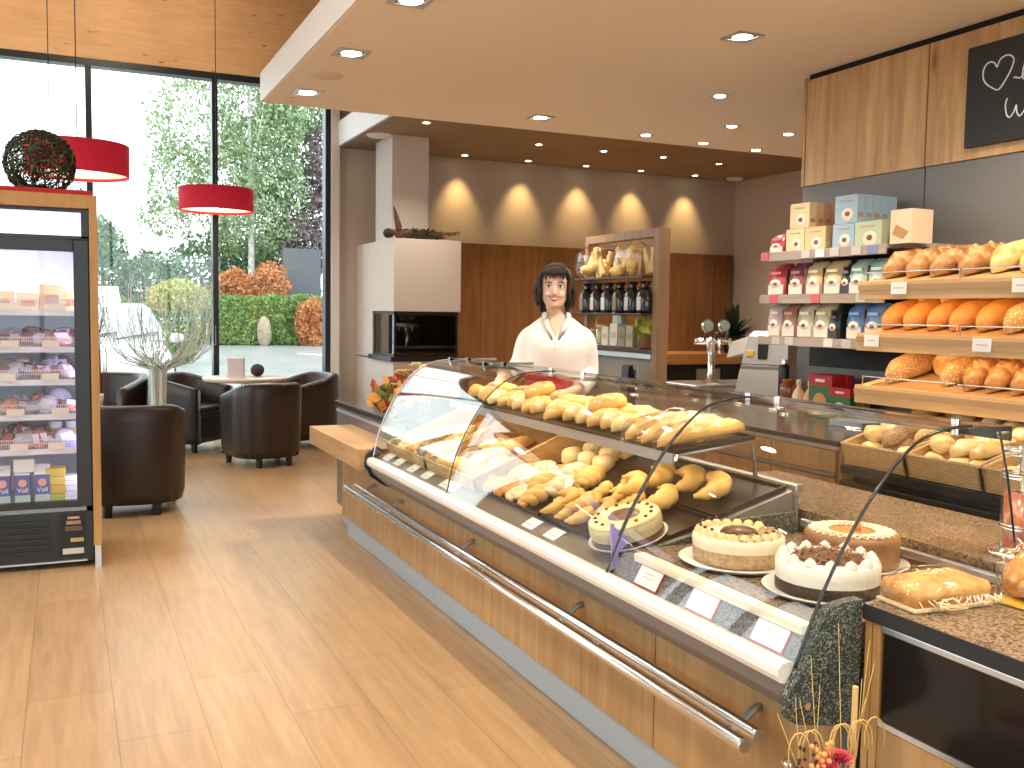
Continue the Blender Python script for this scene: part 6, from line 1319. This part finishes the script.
    for s in (-1,1):
        for q in range(22):
            y0 = lerp(-.060,.10,q/21); x0 = s*(.073+.010*math.sin(q*1.9)); drop = rnd(-.01,.03)+(.035 if s > 0 else .045); wv = rnd(0,6)
            pts = []
            for e in range(8):
                u = e/7; z = lerp(hz+.205,hz-.03+drop,u); xx = x0*(.76+.44*math.sin(min(1,u*1.7)*PI/2))+s*.007*math.sin(wv+u*9); yy = y0*.95+.007*math.cos(wv+u*8)+(.012 if u > .75 and y0 < 0 else 0); pts.append((hx+xx,yy,z))
            m.tube(pts,[.010,.013,.0145,.0145,.0135,.012,.010,.004],6)
    for q in range(13):
        x0 = lerp(-.070,.066,q/12); wv = rnd(-.006,.006); m.tube([(hx+x0*.3+.015,-.03,hz+.236),(hx+x0*.75+.010,-.082,hz+.210),(hx+x0*1.02+wv,-.101,hz+.186),(hx+x0*1.16+wv*2,-.099+abs(x0)*.25,hz+.168-rnd(0,.014)-abs(x0)*.22)],[.012,.011,.0075,.002],6)
    for q in range(9):
        x0 = lerp(-.06,.06,q/8); m.tube([(hx+x0,.10,hz+.16),(hx+x0*1.15,.122,hz+.08),(hx+x0*1.2,.105,hz-.03+rnd(-.01,.02))],[.018,.02,.008],7)
    m.build('hair',hairm,t)
    # blouse
    cl = mat('blouse_white',(.86,.81,.77),.75,bump=.12,bscale=120); k = .013
    m = MB(); m.loft([ovring(z,w+k*(1.0 if z > 1.0 else 1.6),f-k,b+k) for z,w,f,b in TORSO if z > .9][:-3]+[ovring(1.392,.076,-.062,.068)])
    for arm,e in ((ARM_L,.93),(ARM_R,.92)):
        p,r = spline(arm,[x+.012 for x in arm_r(0)]); n = int(len(p)*(.80 if arm is ARM_L else .86)); m.tube(p[:n],r[:n],16)
    bl = remeshed(m,.0065,12); bm = bmesh.new(); bm.from_mesh(bl); dead = []
    for f in bm.faces:
        q = f.calc_center_median()
        if q.z > 1.383 and abs(q.x) < .09: dead.append(f); continue
        if q.y < 0 and q.z > 1.272 and abs(q.x+.004) < (q.z-1.272)*.42: dead.append(f)
        elif q.z < .985 and abs(q.x) < .19 and q.y > -.13: dead.append(f)
    bmesh.ops.delete(bm, geom=dead, context='FACES'); bm.to_mesh(bl); bm.free()
    bl.materials.clear(); bl.materials.append(cl); b = link('blouse',bl,t); so = b.modifiers.new('thick','SOLIDIFY'); so.thickness = .003; so.offset = -1
    m = MB()
    for s in (-1,1):
        m.loft([[(s*.010-.004,-.140,1.268),(s*.022-.004,-.143,1.262),(s*.020-.004,-.134,1.27)],[(s*.026-.004,-.112,1.325),(s*.058,-.112,1.318),(s*.05,-.10,1.33)],[(s*.046,-.070,1.378),(s*.084,-.064,1.372),(s*.074,-.05,1.385)],[(s*.056,-.02,1.412),(s*.080,-.01,1.395),(s*.072,.0,1.41)],[(s*.04,.055,1.415),(s*.05,.075,1.395),(s*.04,.07,1.415)],[(0,.07,1.415),(0,.09,1.395),(0,.08,1.415)]])
    m.build('collar',cl,b)
    m = MB(); [m.ell((-.004,-.1525+.0,zz),.005,.003,.005,10,6) for zz in (1.245,1.215)]; [m.ell((-.004,-.128+.002*i,1.15-.04*i),.005,.003,.005,10,6) for i in range(2)]; m.build('button',mat('button',(.62,.56,.52),.3),b)
    for arm,e in ((ARM_L,.80),(ARM_R,.86)):
        p,r = spline(arm,[x+.015 for x in arm_r(0)]); n = int(len(p)*e); MB().tube(p[n-3:n],[r[n-3]*1.0]*3,16,caps=False).build('cuff',cl,b)
    # apron and trousers
    ap = mat('apron_red',(.56,.028,.035),.7,bump=.1,bscale=160); rings = []
    for z,w,f in ((1.085,.150,-.128),(1.07,.160,-.130),(1.0,.170,-.128),(.93,.186,-.130),(.80,.19,-.135),(.60,.20,-.145)):
        rings.append([(w*math.sin(R(a)),f*math.cos(R(a))*(1+.02*math.sin(a*.2+z*9)),z) for a in range(-96,97,8)])
    m = MB(); m.loft(rings,caps=False,closed=False); a = m.build('apron',ap,t); so = a.modifiers.new('thick','SOLIDIFY'); so.thickness = .004
    m = MB(); m.loft([ovring(z,.166,-.133,.115) for z in (1.052,1.085)],caps=False); m.build('apron_band',ap,t)
    tr = mat('trousers_black',(.015,.015,.017),.8); m = MB(); m.loft([ovring(z,w+.012,f-.012,b+.012) for z,w,f,b in TORSO if z < .99])
    for s in (-1,1): m.tube([(s*.085,0,.92),(s*.088,0,.70),(s*.086,.005,.48),(s*.086,.01,.28),(s*.086,.015,.07)],[.100,.090,.074,.072,.07],16)
    m.build('trousers',tr,t)
    for s in (-1,1): MB().ell((s*.085,-.05,.042),.05,.132,.048,14,8,flat=-.038).build('shoe',M['black'],t)
person()
